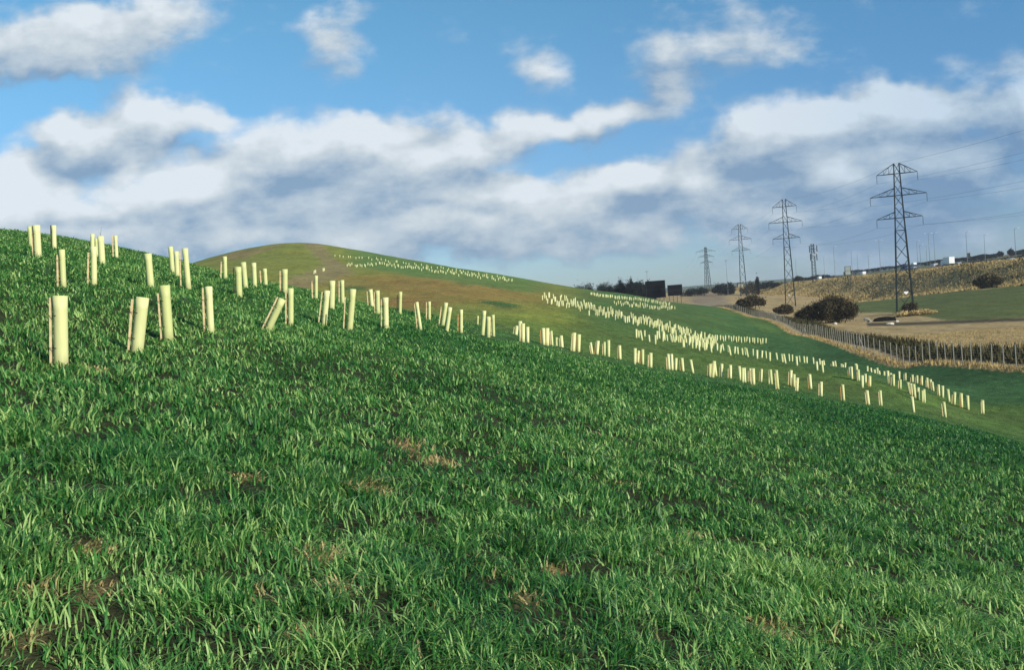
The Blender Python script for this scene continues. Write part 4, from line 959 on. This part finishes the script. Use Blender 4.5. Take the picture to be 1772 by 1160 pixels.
def bush_px(name, px, pyb, D, wpx, hpx, n, m_, label, cat, group=None, dep=.6, sz=None, **k):
    c = pt(px, pyb, D); w, h = wpx*D/F, hpx*D/F; x = float(c[0]); h += max(0, float(c[2])-gz(x, D))*1.0
    return bush(name, x, D, w, w*dep, h, n, sz or max(.25, D/F*2.2), m_, label, cat, group, **k)
bush_px('bush', 1435, 562, 225, 108, 52, 42000, M_scrub, 'biggest dark round bush behind the fence', 'bush', 'scrub behind the fence', seed=1, lobes=9, trunk=.12, sz=.24, twigs=200)
bush_px('bush', 1300, 540, 330, 50, 27, 6000, M_scrub, 'dark bush left of the biggest one, beyond the fence curve', 'bush', 'scrub behind the fence', seed=2, lobes=6, trunk=.1)
bush_px('bush', 1357, 542, 300, 34, 17, 3500, M_scrub, 'low dark bush under the second pylon', 'bush', 'scrub behind the fence', seed=3, lobes=5, trunk=.1)
bush_px('bush', 1392, 546, 270, 34, 10, 2500, M_olive, 'thin olive scrub linking the low bush to the biggest bush', 'bush', 'scrub behind the fence', seed=33, lobes=6, trunk=.1)
bush_px('bush', 1575, 543, 258, 27, 21, 2800, M_scrub, 'dark bush growing at the right foot of the big pylon', 'bush', seed=4, lobes=4, trunk=.1)
bush_px('bush', 1708, 497, 335, 46, 27, 4000, M_scrub, 'dark bush on the embankment foot above the green field', 'bush', seed=5, lobes=4, trunk=.1)
bush_px('grass_tussock', 1585, 553, 250, 78, 10, 3500, M_straw, 'straw coloured tussock bank around the big pylon foot', 'dry grass', seed=6, lobes=8, trunk=.05)
for i, (px, wpx, hpx, D, lab) in enumerate(((1014, 46, 24, 470, 'leftmost low dark tree of the clump behind the ridge'), (1045, 44, 32, 460, 'second dark tree of the clump, rounded crown'), (1073, 26, 35, 450, 'third dark tree of the clump, slightly taller'),
       (1090, 18, 37, 445, 'narrow tallest dark tree poking out of the clump'), (1104, 30, 34, 450, 'dark tree left of the larger billboard'), (1120, 26, 36, 455, 'rightmost dark tree of the clump, partly behind the larger billboard'))):
    bush_px('tree', px, 513, D, wpx*1.2, hpx*.92, 11000, M_dkleaf, lab, 'tree', 'dark trees beside the billboards', seed=10+i, lobes=6, trunk=.08, dep=.9, sz=.45, twigs=12)
k = 0
SK = [(1205, 505, 640, 50, 9, 'low dark hedge right of the smaller billboard', 'hedge'), (1246, 503, 640, 30, 14, 'dark tree under the two leftmost pylons', 'tree'), (1263, 500, 660, 14, 16, 'small round tree left of the cream building', 'tree'),
      (1300, 499, 640, 34, 12, 'dark scrub patch at the feet of the third pylon', 'bush'), (1311, 497, 640, 5, 20, 'narrow upright tree right of the third pylon', 'tree'), (1335, 494, 680, 60, 7, 'low brown hedge left of the second pylon', 'hedge'), (1382, 487, 700, 14, 9, 'small bush right of the second pylon on the skyline', 'bush'),
      (1420, 481, 760, 60, 6, 'dark hedge beneath the phone mast', 'hedge')]
for px, py, D, wpx, hpx, lab, cat in SK:
    k += 1; bush_px(cat, px, py, D, wpx, hpx, 1600, M_dkleaf if cat != 'bush' else M_scrub, lab, cat, seed=40+k, lobes=6 if wpx > 20 else 3, trunk=.1, dep=.4)
# hedgerows on the rising land beyond the motorway
for j, (a, b_, D0, hgt, lab) in enumerate((((1460, 470), (1600, 452), 900, 3.4, 'long dark hedge on the skyline behind the big pylon'), ((1600, 452), (1668, 444), 880, 3.6, 'dark hedge on the skyline behind the white lorry'), ((1668, 446), (1724, 436), 850, 3.8, 'dark hedge on the skyline right of the small dark sign'),
        ((1748, 434), (1800, 427), 850, 3.6, 'dark hedge on the skyline at the right edge'), ((1655, 452), (1800, 440), 620, 2.6, 'dark low hedge along the far side of the motorway'))):
    p0, p1 = pt(a[0], a[1], D0), pt(b_[0], b_[1], D0); xm = (p0[0]+p1[0])/2; zg = gz(float(xm), D0)
    tz = (p0[2]+p1[2])/2-zg; n = 5200; r_ = np.random.default_rng(70+j); t = r_.random(n); X = p0[0]+(p1[0]-p0[0])*t; Y = D0+r_.normal(size=n)*1.2
    Zg = ground_z(X, Y); topz = hgt*(.7+.5*fbm(X/9, X*0, 70+j, 3)); H = r_.random(n)**.6*topz
    c = np.stack([X-xm, Y-D0, Zg+H-zg], 1); a_ = r_.normal(size=(n, 3)); b2 = r_.normal(size=(n, 3)); s = .9
    V = np.stack([c-a_*s*.35, c+a_*s*.35, c+b2*s*.4], 1).reshape(-1, 3); root = empty('hedge', (float(xm), D0, zg)); tag(root, lab, 'hedge', 'hedgerows beyond the motorway')
    raw_mesh('foliage', V, np.arange(3*n).reshape(-1, 3), M_dkleaf, {'hue': np.repeat(r_.random(n), 3)}, parent=root)
bush_px('tree', 1731, 440, 830, 8, 5, 900, M_dkleaf, 'small round tree on the skyline between two right hand hedges', 'tree', seed=90, lobes=3)
bush_px('tree', 1749, 437, 830, 8, 5, 900, M_dkleaf, 'tiny round tree just left of the right edge lamp column', 'tree', seed=91, lobes=3)
# dry grass tussocks: ground cover of the embankment, the strip by the fence and the dry field
def tufts(name, n, fx, label, h0, w0, m_, seed):
    r_ = np.random.default_rng(seed); X, Y = fx(r_, n); Z = ground_z(X, Y); n = len(X)
    hh = h0*(.4+r_.random(n)*1.1)*(.6+.8*fbm(X/4, Y/6, seed)); an = r_.random(n)*6.283; sx, sy = np.cos(an)*w0, np.sin(an)*w0; lx, ly = r_.normal(size=n)*hh*.3, r_.normal(size=n)*hh*.3
    V = np.stack([np.stack([X-sx, Y-sy, Z-.05], 1), np.stack([X+sx, Y+sy, Z-.05], 1), np.stack([X+lx, Y+ly, Z+hh], 1)], 1).reshape(-1, 3)
    hue = np.clip(.6*r_.random(n)+.8*(fbm(X/9, Y/14, seed+2)-.3), 0, 1)
    tag(raw_mesh(name, V, np.arange(3*n).reshape(-1, 3), m_, {'hue': np.repeat(hue, 3)}), label, 'dry grass', kind='stuff')
def f_emb(r_, n): y = 260+(900-260)*r_.random(n)**1.3; x = foot_x(y)-3+(RX0-foot_x(y)-4)*r_.random(n); return x, y
tufts('dry_grass', 70000, f_emb, 'rough tan dead grass covering the motorway embankment', .5, .16, M_straw, 61)
def f_emb2(r_, n): x, y = f_emb(r_, n); k_ = fbm(x/6, y/12, 99) > .5; return x[k_], y[k_]
tufts('bramble', 6500, f_emb2, 'dark bramble patches scattered over the embankment', .8, .35, M_olive, 62)
def f_fen(r_, n):
    s = np.argsort(FP[:, 1]); y = 45+280*r_.random(n)**1.6; x = np.interp(y, FP[s, 1], FP[s, 0])+r_.normal(size=n)*.45-.15; return x, y
tufts('dry_grass', 9000, f_fen, 'pale dead grass growing along the foot of the fence', .3, .05, M_straw, 63)
def f_dit(r_, n):
    s = np.argsort(FP[:, 1]); y = 45+320*r_.random(n)**1.4; x = np.interp(y, FP[s, 1], FP[s, 0])+2+7*r_.random(n); return x, y
tufts('bramble', 15000, f_dit, 'dark bramble and weeds filling the ditch behind the fence', .75, .12, M_olive, 64)
def f_fld(r_, n):
    s = np.argsort(FP[:, 1]); y = 60+110*r_.random(n); x = np.interp(y, FP[s, 1], FP[s, 0])+9+45*r_.random(n); px, py = proj(x, y, ground_z(x, y)); k_ = (py > 562) & (px < 1900); return x[k_], y[k_]
tufts('dry_grass', 40000, f_fld, 'straw coloured grass on the open field beyond the ditch', .14, .05, M_straw, 65)

# ---------------------------------------------------------------- air
hz_ = MB().box((300, 1500, 20), (6000, 3060, 130)).build('haze', bpy.data.materials.new('air')); hm = hz_.data.materials[0]; hm.use_nodes = True; tag(hz_, kind='stuff')
hn = hm.node_tree; hn.nodes.remove(hn.nodes['Principled BSDF']); pv = hn.nodes.new('ShaderNodeVolumePrincipled'); pv.inputs['Color'].default_value = (.80, .88, 1.0, 1)
pv.inputs['Density'].default_value = .0001; pv.inputs['Anisotropy'].default_value = 0.0; hn.links.new(pv.outputs[0], hn.nodes['Material Output'].inputs['Volume'])
